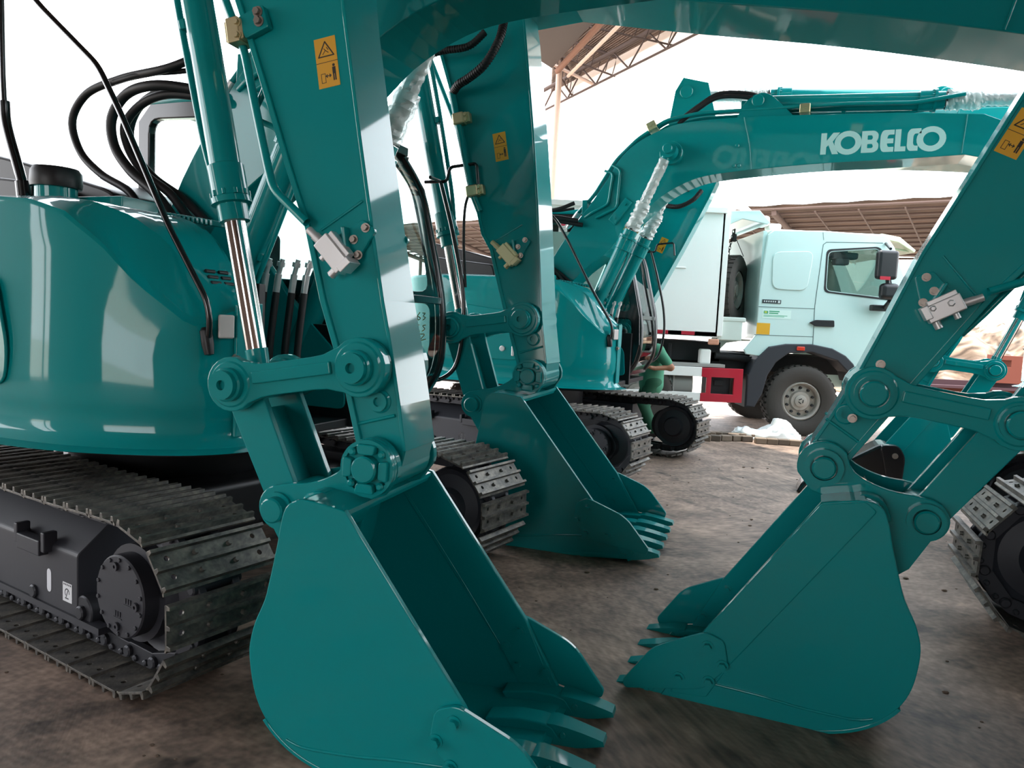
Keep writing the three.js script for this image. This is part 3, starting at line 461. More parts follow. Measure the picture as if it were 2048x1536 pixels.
  each('boom_plug', once('plug', () => [[2.0, 1.7], [1.98, 1.5], [2.03, 1.5]].flatMap(([x, y]) => [zdisc(x, y, 0.195, 0.215, 0.02, 12), zdisc(x, y, -0.215, -0.195, 0.02, 12)])), M.paint, boom);
  for (const [j, z] of [0.04, 0.09, 0.14, -0.05, -0.1].entries()) {
    const o = j * 0.018;
    mesh('boom_pipe', once('bp' + j, () => pipe([[0.32, 1.1 - o, z], [0.5, 1.3 - o, z], [0.72, 1.64 - o * 0.5, z], [0.95, 1.85 - o * 0.3, z], [1.25, 2.03 - o * 0.3, z], [1.6, 2.085 - o * 0.4, z], [3.0, 2.08 - o * 0.4, z], [3.6, 2.05 - o * 0.4, z], [4.0, 2.12 - o, z]], 0.018, 0.07)), M.paint, boom);
  }
  for (const [x, y, r] of [[1.1, 1.96, 0.45], [2.62, 2.04, 0]]) { const k = mesh('pipe_clamp', once('pc', () => merge(box(0, 0, 0.02, 0.1, 0.09, 0.34, 0.01), bolt(0, 0, 0.19, 1, 0.014))), M.zinc, boom); place(k, x, y, 0, r); }
  each('pipe_fitting', once('pf', () => [0.04, 0.09, 0.14, -0.05, -0.1].map((z, j) => { const o = j * 0.018; return merge(rod([0.32, 1.1 - o, z], [0.24, 0.99 - o, z], 0.026, 6), rod([0.24, 0.99 - o, z], [0.2, 0.93 - o, z], 0.02, 12)); })), M.alu, boom);
  mesh('pipe_bracket', once('pbr0', () => box(0.4, 1.12, 0.02, 0.06, 0.16, 0.3)), M.paint, boom);
  each('boom_pipe', once('pbr', () => [pipe([[0.62, 1.5, 0.2], [0.72, 1.47, 0.215], [0.68, 1.14, 0.215], [0.5, 1.05, 0.215], [0.42, 1.0, 0.2]], 0.014, 0.04), pipe([[0.7, 1.56, 0.2], [0.8, 1.5, 0.22], [0.78, 1.1, 0.22], [0.55, 0.99, 0.22]], 0.014, 0.04)]), M.paint, boom);
  // ---- boom cylinders
  const wpt = (m, x0, y0, x = x0 * m.scale.x, y = y0 * m.scale.x) => [m.position.x + x * Math.cos(m.rotation.z) - y * Math.sin(m.rotation.z), m.position.y + x * Math.sin(m.rotation.z) + y * Math.cos(m.rotation.z)];
  function ram(name, p, q, z, L, r, rr, wrap, side = 1, eye = 0.08) {
    const len = Math.hypot(q[0] - p[0], q[1] - p[1]), key = name + L + r + side;
    const b = place(mesh(name, once(key, () => merge(barrelGeo(L, r, side), eyeGeo(r * 1.05, r * 1.7).translate(0, -0.02, 0))), M.paint, root), p[0], p[1], z, Math.atan2(q[1] - p[1], q[0] - p[0]) - Math.PI / 2);
    const rd = mesh('cylinder_rod', rodGeo(len - L - eye, rr), M.chrome, b); rd.position.y = L + 0.05;
    const ey = mesh('rod_eye', once('eye' + eye + rr, () => eyeGeo(eye, eye * 1.6, rr * 1.1)), M.paint, b); ey.position.y = len;
    if (wrap) { const w = mesh('plastic_wrap', wrapGeo(len - L - eye - 0.08, rr * 1.25), M.wrap, b), v = mesh('plastic_wrap', wrapGeo(0.3, rr * 1.75, 1.3), M.wrap, b); w.position.y = L + 0.065; v.position.y = L + 0.07; mesh('wrap_band', once('band' + rr, () => mv(new THREE.CylinderGeometry(rr * 1.72, rr * 1.72, 0.012, 24), 0, 0, 0)), M.black, b).position.y = L + 0.075; }
    return b;
  }
  const bp = wpt(boom, 1.34, 1.65);
  for (const s of [1, -1]) ram('boom_cylinder', [0.6, 1.18], bp, ZC + s * 0.36, 1.42, 0.075, 0.042, true, s > 0 ? 1 : -1, 0.085);
  // ---- arm
  const ak = c.armKind, hw = ARMS[ak].hw, arm = place(mesh('arm', once('arm' + ak, () => armGeo(ak)), M.paint, root), c.pin[0], c.pin[1], ZC, rad(c.arm));
  for (const s of [1, -1]) {
    each('weld_seam', once('aw' + ak + s, () => [tube([[0.845, ARMS[ak].top[4][1] + 0.05, s * (hw + 0.001)], [0.92, 0.06, s * (hw + 0.001)]], 0.005, 6, 6), tube([[0.15, -0.06, s * (hw + 0.001)], [0.168, 0.09, s * (hw + 0.001)]], 0.007, 6, 6)]), M.paint, arm);
    const lab = mesh('warning_label', once('wl', () => merge(label(0.083, 0.17).rotateZ(-Math.PI / 2))), M.warn, arm); lab.position.set(1.412, c.stickerY ?? -0.015, s * (hw + 0.0008)); if (s < 0) lab.rotation.x = Math.PI;
    if (s < 0) { lab.geometry = once('wl2', () => label(0.083, 0.17).rotateY(Math.PI).rotateZ(-Math.PI / 2)); lab.rotation.x = 0; }
    const F = (g) => s > 0 ? g : g.rotateX(0);
    mesh('valve_bracket', once('vb' + ak + s, () => merge(plate(rounded([[0.855, 0.06], [0.81, 0.105], [0.715, 0.02], [0.69, -0.05], [0.80, -0.08]], 0.012), s > 0 ? hw : -hw - 0.02, s > 0 ? hw + 0.02 : -hw, 0.003), box(0.76, 0.0, s * (hw + 0.035), 0.15, 0.012, 0.05))), M.paint, arm);
    const vz = hw + 0.055, block = once('valve', () => merge(box(0, 0, 0, 0.15, 0.075, 0.07, 0.006), box(-0.07, 0.012, 0.004, 0.03, 0.06, 0.085, 0.004), box(0.01, 0.045, 0, 0.12, 0.022, 0.045, 0.004), zdisc(0.03, 0.01, 0.03, 0.042, 0.016, 6), zdisc(-0.04, 0.02, 0.03, 0.042, 0.014, 6), rod([0.07, -0.012, 0], [0.115, -0.018, 0], 0.02, 6), rod([0.115, -0.018, 0], [0.15, -0.022, 0], 0.016, 16), rod([-0.05, -0.03, 0], [-0.05, -0.07, 0], 0.018, 6), rod([0.03, -0.035, 0.01], [0.03, -0.062, 0.01], 0.013, 8)));
    const v = mesh('valve_block', block, ak === 'wide' ? M.cream : M.alu, arm); v.position.set(0.745, -0.04, s * vz); v.scale.setScalar(0.88); v.rotation.set(s > 0 ? 0 : 0, 0, -0.6);
    for (const [x, y] of [[0.823, 0.07], [0.79, 0.02], [0.735, 0.03], [0.70, -0.03]]) mesh('bolt', once('ab' + ak + x + s, () => bolt(x, y, s * (hw + 0.02), s, 0.011, 0.014)), M.bolt, arm);
    if (ak !== 'wide' || s > 0) {
      mesh('arm_pipe', once('ap' + ak + s, () => pipe([[2.5, -0.6, s * (hw - 0.01)], [1.671, -0.385, s * (hw - 0.01)], [1.532, -0.345, s * (hw - 0.01)], [1.33, -0.316, s * (hw + 0.01)], [1.084, -0.285, s * (hw + 0.02)], [1.01, -0.268, s * (hw + 0.03)], [0.868, -0.135, s * vz]], 0.0155, 0.05)), M.paint, arm);
      mesh('arm_pipe', once('ap2' + s, () => pipe([[1.5, -0.28, s * 0.05], [1.387, -0.288, s * 0.1], [1.32, -0.34, s * 0.1], [1.282, -0.335, s * 0.1], [1.239, -0.26, s * 0.09], [1.0, -0.22, s * 0.06], [0.8, -0.185, s * 0.05], [0.7, -0.16, s * 0.05]], 0.011, 0.03)), M.paint, arm);
      mesh('pipe_clamp', once('acl' + ak + s, () => merge(box(1.588, -0.352, s * hw, 0.075, 0.075, 0.07, 0.008), box(1.588, -0.352, s * hw, 0.088, 0.05, 0.08, 0.004), bolt(1.61, -0.33, s * (hw + 0.035), s, 0.011), bolt(1.565, -0.335, s * (hw + 0.035), s, 0.011))), M.zinc, arm);
      mesh('clamp_bracket', once('acb' + ak + s, () => plate(rounded([[1.55, -0.31], [1.63, -0.33], [1.65, -0.225], [1.57, -0.21]], 0.01), s > 0 ? hw : -hw - 0.03, s > 0 ? hw + 0.03 : -hw, 0.003)), M.paint, arm);
      for (const x of [1.627, 1.595]) mesh('bolt', once('cb' + ak + x + s, () => bolt(x, -0.245, s * (hw + 0.03), s, 0.013, 0.014)), M.bolt, arm);
    } else {
      const z = -hw - 0.03;
      mesh('arm_pipe', once('apB', () => pipe([[1.80, -0.272, z], [1.655, -0.265, z], [1.168, -0.225, z], [1.05, -0.2, z + 0.02]], 0.022, 0.04)), M.paint, arm);
      for (const x of [1.623, 1.173]) mesh('pipe_clamp', once('clB' + x, () => merge(box(x, -0.245 + (1.62 - x) * 0.06, z, 0.07, 0.075, 0.07, 0.01), box(x, -0.2 + (1.62 - x) * 0.06, z + 0.01, 0.06, 0.05, 0.05, 0.006), bolt(x + 0.015, -0.2 + (1.62 - x) * 0.06, z - 0.015, -1, 0.011), bolt(x - 0.015, -0.2 + (1.62 - x) * 0.06, z - 0.015, -1, 0.011))), M.zinc, arm);
      const hz = z - 0.06, ribs = (p, r) => { const cv = new THREE.CatmullRomCurve3(p.map((q) => V(...q))), g = []; const L = cv.getLength(), n = Math.round(L / 0.016); for (let i = 0; i < n; i++) { const u = i / n, a = cv.getPointAt(u), t = cv.getTangentAt(u); g.push(rod([a.x, a.y, a.z], [a.x + t.x * 0.009, a.y + t.y * 0.009, a.z + t.z * 0.009], r, 12)); } return merge(tube(p, r * 0.86, 60, 12), g); };
      mesh('corrugated_hose', once('hB1', () => ribs([[1.798, -0.262, z], [1.808, -0.2, hz], [1.817, -0.137, hz - 0.02], [1.858, -0.003, hz - 0.06], [1.98, 0.103, hz - 0.05], [2.11, 0.136, hz]], 0.026)), M.hose, arm);
      mesh('corrugated_hose', once('hB2', () => ribs([[2.025, -0.39, hz], [2.03, -0.28, hz], [2.016, -0.1, hz], [2.07, 0.01, hz]], 0.022)), M.hose, arm);
      mesh('hydraulic_hose', once('hB3', () => tube([[1.167, -0.246, z], [1.097, -0.28, z], [0.9, -0.32, z], [0.6, -0.35, z]], 0.009)), M.hose, arm);
    }
  }
  // ---- linkage
  const bk = rad(c.bucket), ear = [c.pin[0] + 0.412 * Math.cos(bk), c.pin[1] + 0.412 * Math.sin(bk)], lk = wpt(arm, LK, 0), roll = wpt(arm, c.roll[0], c.roll[1]);
  const L1 = Math.hypot(roll[0] - lk[0], roll[1] - lk[1]), a1 = Math.atan2(roll[1] - lk[1], roll[0] - lk[0]);
  for (const s of [1, -1]) {
    const g = place(mesh('guide_link', once('gl' + c.key + s, () => merge(plate(dog(L1, 0.104, 0.1, 0.058), -0.022, 0.022, 0.004), box(L1 / 2, 0.012, s * 0.024, L1 - 0.2, 0.045, 0.02, 0.006), zdisc(0, 0, -0.028, 0.028, 0.09), zdisc(L1, 0, -0.028, 0.028, 0.085))), M.paint, root), lk[0], lk[1], ZC + s * (hw + 0.042), a1);
    for (const x of [0, L1]) mesh('pin', once('pn' + s + c.key + x, () => merge(s > 0 ? [ring(x, 0, 0.026, 0.045, 0.056, 0.07), zdisc(x, 0, 0.02, 0.062, 0.05)] : [zdisc(x, 0, -0.055, -0.02, 0.062), ring(x, 0, -0.075, -0.05, 0.018, 0.052)])), M.paint, g);
    if (s > 0) each('bolt', once('glb' + c.key, () => [bolt(0.0, 0.115, 0.0, 1, 0.012, 0.03), bolt(-0.05, -0.115, 0.0, 1, 0.012, 0.03)]), M.bolt, g);
  }
  const L2 = Math.hypot(ear[0] - roll[0], ear[1] - roll[1]), a2 = Math.atan2(ear[1] - roll[1], ear[0] - roll[0]);
  place(mesh('bucket_link', once('hl' + c.key, () => {
    const o = [...arc(0, 0, 0.082, 100, 260, 10), [0.1, -0.072], [L2 - 0.08, -0.066], ...arc(L2, 0, 0.07, -100, 100, 10), [L2 - 0.08, 0.07], [0.1, 0.078]];
    const w = hw + 0.006;
    return merge(plate(o, w - 0.03, w, 0.004), plate(o, -w, -w + 0.03, 0.004), box(L2 * 0.55, 0.02, 0, L2 - 0.16, 0.018, 2 * w - 0.04, 0.006), zdisc(0, 0, -w - 0.006, w + 0.006, 0.07), zdisc(L2, 0, -w - 0.004, w + 0.004, 0.07));
  }), M.paint, root), roll[0], roll[1], ZC, a2);
  ram('bucket_cylinder', wpt(arm, 2.46, ak === 'wide' ? -0.57 : -0.638), roll, ZC, c.bcL ?? 1.44, 0.058, 0.04, false, c.key === 'R1' ? -1 : 1, 0.07);
  ram('arm_cylinder', wpt(boom, 2.17, 2.15), wpt(arm, 3.03, -0.5), ZC, 1.62, 0.085, 0.05, true, 1, 0.085);
  // ---- bucket
  const hb = c.bw / 2, bgm = once('bk' + hb, () => bucketGeo(hb)), bucket = place(mesh('bucket', bgm.body, M.paint, root), c.pin[0], c.pin[1], ZC, bk);
  for (const s of [1, -1]) {
    const sp = mesh('side_plate', bgm.side, M.paint, bucket); sp.position.z = s > 0 ? hb - 0.02 : -hb - 0.002;
    if (s > 0) { const b = mesh('side_band', bgm.band, M.paint, bucket); b.position.z = hb - 0.022; }
    const sm = mesh('weld_seam', bgm.seam, M.paint, bucket); sm.position.z = s * (hb + 0.001);
    const im = mesh('weld_seam', bgm.inner, M.paint, bucket); im.position.z = s * (hb - 0.021);
    const cu = mesh('side_cutter', bgm.cutter, M.paint, bucket); cu.position.z = s > 0 ? hb + 0.004 : -hb - 0.024;
    for (const [x, y] of [[-0.045, -0.84], [0.04, -0.877], [0.026, -0.967], [-0.08, -1.025]]) each('bolt', once('cub' + x + s + hb, () => [bolt(x, y, s * (hb + 0.024), s, 0.017, 0.018), bolt(x, y, s * (hb - 0.02), -s, 0.016, 0.012)]), M.paint, bucket);
    const br = mesh('pin_bracket', BRACKET, M.paint, bucket); br.position.z = s * (hw + 0.035);
    const z = hw + 0.051;
    each('pin', once('bpin' + s + hw, () => s > 0
      ? [merge(ring(0, 0, z, z + 0.03, 0.052, 0.074), zdisc(0, 0, z - 0.01, z + 0.045, 0.045)), merge(ring(0.412, 0, z, z + 0.026, 0.05, 0.07), zdisc(0.412, 0, z - 0.01, z + 0.04, 0.044))]
      : [merge(zdisc(0, 0, -z - 0.022, -z + 0.005, 0.1, 36), ring(0, 0, -z - 0.034, -z - 0.02, 0.086, 0.1, 36), zdisc(0, 0, -z - 0.062, -z, 0.047), ...[...Array(4)].map((_, i) => plate(rounded([[0.05, -0.03], [0.085, -0.036], [0.085, 0.036], [0.05, 0.03]], 0.01), -z - 0.05, -z - 0.02, 0.004).rotateZ(i * 1.5708 + 0.5)), ...[...Array(4)].map((_, i) => zdisc(0.078 * Math.cos(i * 1.5708 + 1.28), 0.078 * Math.sin(i * 1.5708 + 1.28), -z - 0.045, -z - 0.02, 0.014, 12))), merge(zdisc(0.412, 0, -z - 0.05, -z + 0.004, 0.046), ring(0.412, 0, -z - 0.012, -z, 0.046, 0.06))]), M.paint, bucket);
  }
  each('bracket_gusset', once('bgs' + hw, () => [plate(rounded([[0.1, -0.1], [0.2, 0.0], [0.27, -0.06], [0.4, -0.2], [0.3, -0.17], [0.2, -0.09]], 0.01), -hw - 0.03, hw + 0.03, 0.004), ...[1, -1].map((s) => plate(smooth([[0.13, -0.07], [0.17, -0.01], [0.24, 0.0], [0.3, -0.06], [0.22, -0.08]], 14), s * (hw + 0.09) - 0.04, s * (hw + 0.09) + 0.04, 0.01))]), M.paint, bucket);
  for (let i = 0; i < c.teeth; i++) {
    const z = -hb + 0.05 + (2 * hb - 0.1) * i / (c.teeth - 1);
    const ad = mesh('tooth_adapter', ADAPTER, M.paint, bucket); ad.position.z = z;
    const t = mesh('bucket_tooth', once('tooth', toothGeo), M.paint, bucket); t.position.z = z;
    mesh('tooth_pin', once('tpin', () => merge(zdisc(-0.165, -1.165, -0.048, 0.048, 0.012, 10, 0.002))), M.paint, bucket).position.z = z;
  }
  // ---- hoses from the body to the boom
  if (c.hoses) {
    const H = (pts, r) => mesh('hydraulic_hose', once('hh' + pts[0].join() + r, () => tube(pts, r, 70, 12)), M.hose, root);
    H([[0.51, 2.85, 0.36], [0.34, 2.775, 0.42], [-0.03, 2.74, 0.42], [-0.3, 2.67, 0.42], [-0.4, 2.54, 0.42], [-0.34, 2.37, 0.42], [-0.18, 2.24, 0.42], [0.05, 2.13, 0.42], [0.15, 2.02, 0.42]], 0.022);
    H([[0.49, 2.8, 0.3], [0.35, 2.765, 0.38], [0.15, 2.75, 0.43], [-0.05, 2.72, 0.44]], 0.014);
    H([[0.55, 2.66, 0.32], [0.23, 2.69, 0.42], [0.01, 2.65, 0.42], [-0.09, 2.53, 0.42], [-0.07, 2.39, 0.42], [0.05, 2.25, 0.42], [0.24, 2.12, 0.42], [0.38, 1.98, 0.42]], 0.027);
    H([[0.6, 2.62, 0.3], [0.26, 2.655, 0.37], [0.05, 2.6, 0.37], [-0.05, 2.5, 0.37], [-0.03, 2.4, 0.37], [0.09, 2.25, 0.37], [0.3, 2.12, 0.37], [0.44, 1.98, 0.37]], 0.024);
    H([[0.62, 2.6, 0.24], [0.24, 2.7, 0.31], [0.0, 2.63, 0.31], [-0.08, 2.5, 0.31], [-0.05, 2.38, 0.31], [0.09, 2.24, 0.31], [0.34, 2.1, 0.31], [0.5, 1.98, 0.31]], 0.024);
    for (const [j, x] of [0.78, 0.84, 0.92, 0.98].entries()) {
      H([[x - 0.02, 1.05, 0.2 - j * 0.03], [x, 1.3, 0.22 - j * 0.03], [x + 0.02, 1.62, 0.2 - j * 0.03]], 0.02);
      mesh('hose_fitting', once('hf' + j, () => merge(rod([x + 0.015, 1.6, 0.2 - j * 0.03], [x + 0.035, 1.72, 0.2 - j * 0.03], 0.019, 10), rod([x + 0.035, 1.72, 0.2 - j * 0.03], [x + 0.06, 1.8, 0.2 - j * 0.03], 0.013, 12), rod([x + 0.045, 1.76, 0.2 - j * 0.03], [x + 0.05, 1.785, 0.2 - j * 0.03], 0.022, 6))), M.alu, root);
    }
  }
  if (c.topHoses) for (const d of [0, 0.05]) mesh('hydraulic_hose', once('th' + d, () => tube([[1.55, 3.75 - d, 0.1 + d], [1.74, 3.88 - d, 0.12 + d], [1.94, 3.99 - d, 0.12 + d], [2.24, 3.98 - d, 0.1 + d], [2.4, 3.93 - d, 0.08 + d]], 0.022)), M.hose, root);
  return root;
}
// raised letters of the maker's name, 1 unit = metre, from x = 0
function lettering() {
  const h = 0.22, t = 0.052, S = [], at = (pts, holes = []) => S.push(shapeOf(pts, holes)), el = (cx, r, a0, a1, n = 26) => arc(cx, h / 2, r, a0, a1, n).map(([x, y]) => [cx + (x - cx) * 1.06, y]);
  const lean = (p) => p;
  at([[0, 0], [0.055, 0], [0.055, 0.075], [0.075, 0.095], [0.115, 0], [0.175, 0], [0.115, 0.13], [0.18, 0.22], [0.115, 0.22], [0.055, 0.14], [0.055, 0.22], [0, 0.22]].map(lean));
  at(el(0.262, 0.122, 0, 359), [el(0.262, 0.066, 359, 0)]);
  at(rounded([[0.39, 0], [0.51, 0], [0.55, 0.03], [0.55, 0.085], [0.53, 0.11], [0.545, 0.14], [0.545, 0.19], [0.51, 0.22], [0.39, 0.22]], [0, 0.03, 0.03, 0.02, 0.0, 0.02, 0.03, 0.03, 0]), [rounded([[0.445, 0.045], [0.49, 0.045], [0.5, 0.06], [0.49, 0.088], [0.445, 0.088]], 0.008).reverse(), rounded([[0.445, 0.13], [0.485, 0.13], [0.495, 0.15], [0.485, 0.175], [0.445, 0.175]], 0.008).reverse()]);
  at(rounded([[0.585, 0], [0.69, 0], [0.69, 0.048], [0.635, 0.048], [0.627, 0.085], [0.685, 0.085], [0.685, 0.133], [0.627, 0.133], [0.635, 0.172], [0.69, 0.172], [0.69, 0.22], [0.585, 0.22], [0.565, 0.17], [0.565, 0.05]], [0.03, 0, 0, 0.02, 0, 0, 0, 0, 0.02, 0, 0, 0.03, 0.03, 0.03]));
  at([[0.7, 0], [0.8, 0], [0.8, 0.048], [0.752, 0.048], [0.752, 0.22], [0.7, 0.22]]);
  at(rounded([[0.83, 0], [0.91, 0], [0.91, 0.05], [0.875, 0.05], [0.864, 0.075], [0.864, 0.145], [0.875, 0.17], [0.935, 0.17], [0.93, 0.22], [0.835, 0.22], [0.81, 0.18], [0.81, 0.04]], [0.03, 0, 0, 0.02, 0.02, 0.02, 0.02, 0, 0, 0.03, 0.03, 0.03]));
  at(el(1.025, 0.124, 0, 359), [el(1.025, 0.068, 359, 0)]);
  return merge(S.map((s) => mv(new THREE.ExtrudeGeometry(s, { depth: 0.001, bevelEnabled: false }), 0, 0, 0)));
}

const R = { roll: [0.345, -0.515] };
// left row: the two machines that face right; right row: the three that face them
excavator({ key: 'L1', label: 'teal excavator nearest on the left, its bucket at lower right with teeth pointing left', pos: [-2.05, -4.56], turn: -rad(22), trackTurn: -rad(10), pin: [3.684, 1.005], arm: 63.67, bucket: -23.67, roll: [0.501, -0.473], bw: 0.72, teeth: 4, boomRot: -0.022, armKind: 'deep', stickerY: 0.075, hoses: true });
excavator({ key: 'L2', label: 'teal excavator with big pale lettering on its boom, parked before the white truck', pos: [0.25, -8.81], turn: -rad(22), trackTurn: -rad(9), pin: [4.02, 1.01], arm: 73, bucket: -24, roll: [0.45, -0.5], bw: 0.72, teeth: 4, armKind: 'slim', hoses: true, topHoses: true });
excavator({ key: 'R1', label: 'teal excavator whose arm and four-toothed bucket stand closest, in the centre foreground', pos: [3.64, -1.425], turn: Math.PI - rad(16.5), trackTurn: -rad(13.5), pin: [4.26, 0.999], arm: 80.55, bucket: -27.33, roll: [0.339, -0.523], bw: 0.74, teeth: 4, armKind: 'slim', bcL: 1.44 });
excavator({ key: 'R2', label: 'larger teal excavator whose bucket with five close teeth sits on the floor mid-picture', pos: [4.776, -3.821], turn: Math.PI - rad(18), trackTurn: -rad(2), scale: 1.15, pin: [4.211, 0.999], arm: 79.27, bucket: -29.28, roll: [0.362, -0.465], bw: 0.83, teeth: 5, armKind: 'wide', boomScale: 1.2, boomRot: 0.115, trackShift: 0.06, trackZ: { 1: 1.06, '-1': -0.53 }, trackX: { 1: -0.3, '-1': 0.03 }, bcL: 1.5 });
excavator({ key: 'R3', label: 'teal excavator mostly hidden behind the lettered boom, its pale slanting arm beside the cab', pos: [7.5, -8.05], turn: Math.PI - rad(18), trackTurn: -rad(12), scale: 1.15, pin: [5.64, 0.95], arm: 112, bucket: -5, roll: [0.42, -0.5], bw: 0.83, teeth: 5, armKind: 'wide' });
// ---------------------------------------------------------------- white dump truck
{
  const X0 = 4, ZN = 1.14, root = thing('dump_truck', 'white dump truck parked across the yard behind the excavators', 'truck', X0, 0, -12.3);
  const S = (p) => p.map(([x, y]) => [x - X0, y]);
  const mint = phy({ color: 0xc3dcd8, roughness: 0.35, clearcoat: 0.8, clearcoatRoughness: 0.08 }), white = phy({ color: 0xf4f4f0, roughness: 0.4, clearcoat: 0.4 }), fend = std({ color: 0x24272e, roughness: 0.6 }), red = phy({ color: 0xb3102c, roughness: 0.4, clearcoat: 0.5 });
  const tyreM = std({ color: 0x3b3733, roughness: 0.9, bumpMap: grain, bumpScale: 0.003 }), rim = std({ color: 0xa39d95, roughness: 0.5, metalness: 0.4 }), dark = std({ color: 0x1c1d20, roughness: 0.7 }), grey = std({ color: 0x9d9c98, roughness: 0.5, metalness: 0.3 });
  const win = rounded(S([[4.61, 2.2], [4.6, 2.79], [5.34, 2.87], [5.46, 2.72], [5.63, 2.13]]), [0.08, 0.08, 0.06, 0.1, 0.05]);
  const sideO = S([[3.46, 1.27], [3.63, 1.5], [3.63, 2.2], [3.69, 2.99], [3.78, 3.06], [4.53, 3.085], [5.45, 3.06], [5.58, 2.9], [5.8, 2.4], [6.02, 1.8], [6.06, 1.0], [6.0, 0.62], [5.35, 0.62], [5.25, 0.9], [5.1, 1.13], [4.99, 1.24], [4.78, 1.34], [4.47, 1.385], [4.08, 1.365], [3.83, 1.32], [3.7, 1.18], [3.5, 1.2]]);
  const side = (z0, z1) => plate(sideO, z0, z1, 0.012, [win.slice()]);
  const cab = mesh('cab', merge(side(ZN - 0.06, ZN), side(-ZN, -ZN + 0.06), box(0.62, 3.04, 0, 1.75, 0.09, 2.2, 0.04), box(-0.34, 2.25, 0, 0.06, 1.6, 2.2), box(0.7, 1.45, 0, 2.1, 0.08, 2.2), box(2.0, 1.25, 0, 0.08, 1.2, 2.2)), mint, root);
  const wp = plate(win, -0.004, 0.004, 0); for (const z of [ZN - 0.03, -ZN + 0.03]) { const p = mesh('window_pane', wp, M.tint, cab); p.position.z = z; }
  mesh('window_seal', plate([...rounded(S([[4.585, 2.18], [4.575, 2.815], [5.36, 2.895], [5.485, 2.73], [5.66, 2.1]]), 0.07)], ZN, ZN + 0.006, 0.001, [win.slice()]), dark, cab);
  mesh('windscreen', grid([[1.46, 3.0], [1.56, 2.9], [1.79, 2.4], [2.0, 1.85]].map(([x, y]) => [-1.08, 0, 1.08].map((z) => [x, y, z])), 1), phy({ color: 0x46544f, roughness: 0.03, transmission: 1, thickness: 0 }), cab);
  mesh('sleeper_panel', plate(rounded(S([[3.81, 2.19], [3.78, 2.74], [4.39, 2.78], [4.33, 2.19]]), 0.12), ZN - 0.004, ZN + 0.016, 0.008), mint, cab);
  mesh('door_seam', merge(pipe([[0.49, 1.39, ZN], [0.47, 1.96, ZN], [0.52, 2.92, ZN], [1.4, 2.95, ZN]], 0.006, 0.06, 5), rod([-0.37, 1.92, ZN], [0.47, 1.93, ZN], 0.005, 5), rod([-0.4, 1.5, ZN], [0.48, 1.51, ZN], 0.005, 5), rod([0.52, 2.95, ZN], [0.5, 3.06, ZN], 0.004, 5)), std({ color: 0x5f7473, roughness: 0.7 }), cab);
  mesh('door_handle', plate(rounded(S([[4.4, 1.72], [4.49, 1.765], [4.77, 1.77], [4.78, 1.67], [4.5, 1.67]]), 0.02), ZN, ZN + 0.035, 0.008), M.black, cab);
  mesh('sun_visor', merge(plate(S([[5.42, 3.1], [5.7, 3.06], [5.95, 2.88], [5.93, 2.84], [5.68, 2.98], [5.42, 3.03]]), -1.05, 1.05, 0.01), rod([1.55, 2.92, 0.9], [1.95, 2.86, 0.95], 0.015)), std({ color: 0xcfd3b0, roughness: 0.4 }), cab);
  const badge = canvasTex(128, 24, (c) => { c.fillStyle = '#20252a'; c.fillRect(0, 0, 128, 24); c.fillStyle = '#c4cccc'; for (let i = 0; i < 6; i++) { c.fillRect(10 + i * 15, 7, 9, 10); c.clearRect; } c.fillRect(106, 4, 16, 16); });
  const bd = mesh('badge', label(0.28, 0.055, 0.008), std({ map: badge, roughness: 0.4 }), cab); bd.position.set(-0.18, 2.005, ZN + 0.004);
  const gs = canvasTex(192, 64, (c) => { c.fillStyle = '#cfe6de'; c.fillRect(0, 0, 192, 64); c.fillStyle = '#3f9a72'; c.fillRect(8, 10, 30, 22); c.fillRect(44, 8, 70, 9); c.fillRect(44, 22, 62, 9); c.fillRect(8, 40, 160, 4); c.fillRect(8, 48, 140, 4); c.fillStyle = '#b9c24a'; c.fillRect(14, 14, 16, 12); });
  const g1 = mesh('sticker', label(0.43, 0.13, 0.003), std({ map: gs, roughness: 0.5 }), cab); g1.position.set(-0.09, 1.82, ZN + 0.002);
  const g2 = mesh('sticker', label(0.2, 0.17, 0.003), M.yellow, cab); g2.position.set(-0.275, 1.595, ZN + 0.002);
  each('seat', [0.55, -0.55].map((z) => merge(box(0.9, 1.75, z, 0.5, 0.5, 0.5, 0.06), box(0.62, 2.15, z, 0.16, 0.75, 0.5, 0.06))), dark, cab); mesh('dashboard', box(1.6, 1.9, 0, 0.3, 0.5, 2.0, 0.06), dark, cab);
  mesh('overhead_console', merge(box(0.95, 2.76, 0.85, 0.4, 0.1, 0.2, 0.03), box(0.92, 2.68, 0.85, 0.22, 0.12, 0.16, 0.03), zdisc(0.92, 2.83, 0.88, 0.96, 0.06)), std({ color: 0x6c6a70, roughness: 0.6 }), cab);
  mesh('wheel_arch', plate(S([[3.55, 0.42], [3.54, 0.87], [3.64, 1.13], [3.83, 1.33], [4.08, 1.385], [4.47, 1.4], [4.78, 1.35], [4.99, 1.25], [5.12, 1.13], [5.22, 0.9], [5.1, 0.86], [5.05, 1.0], [4.87, 1.17], [4.47, 1.28], [4.12, 1.24], [3.95, 1.1], [3.84, 0.9], [3.78, 0.62], [3.68, 0.41]]), 0.75, ZN + 0.03, 0.015), fend, root);
  mesh('marker_lamp', merge(box(0.3, 1.325, ZN + 0.035, 0.12, 0.06, 0.03, 0.012)), std({ color: 0xc8341c, roughness: 0.3 }), root);
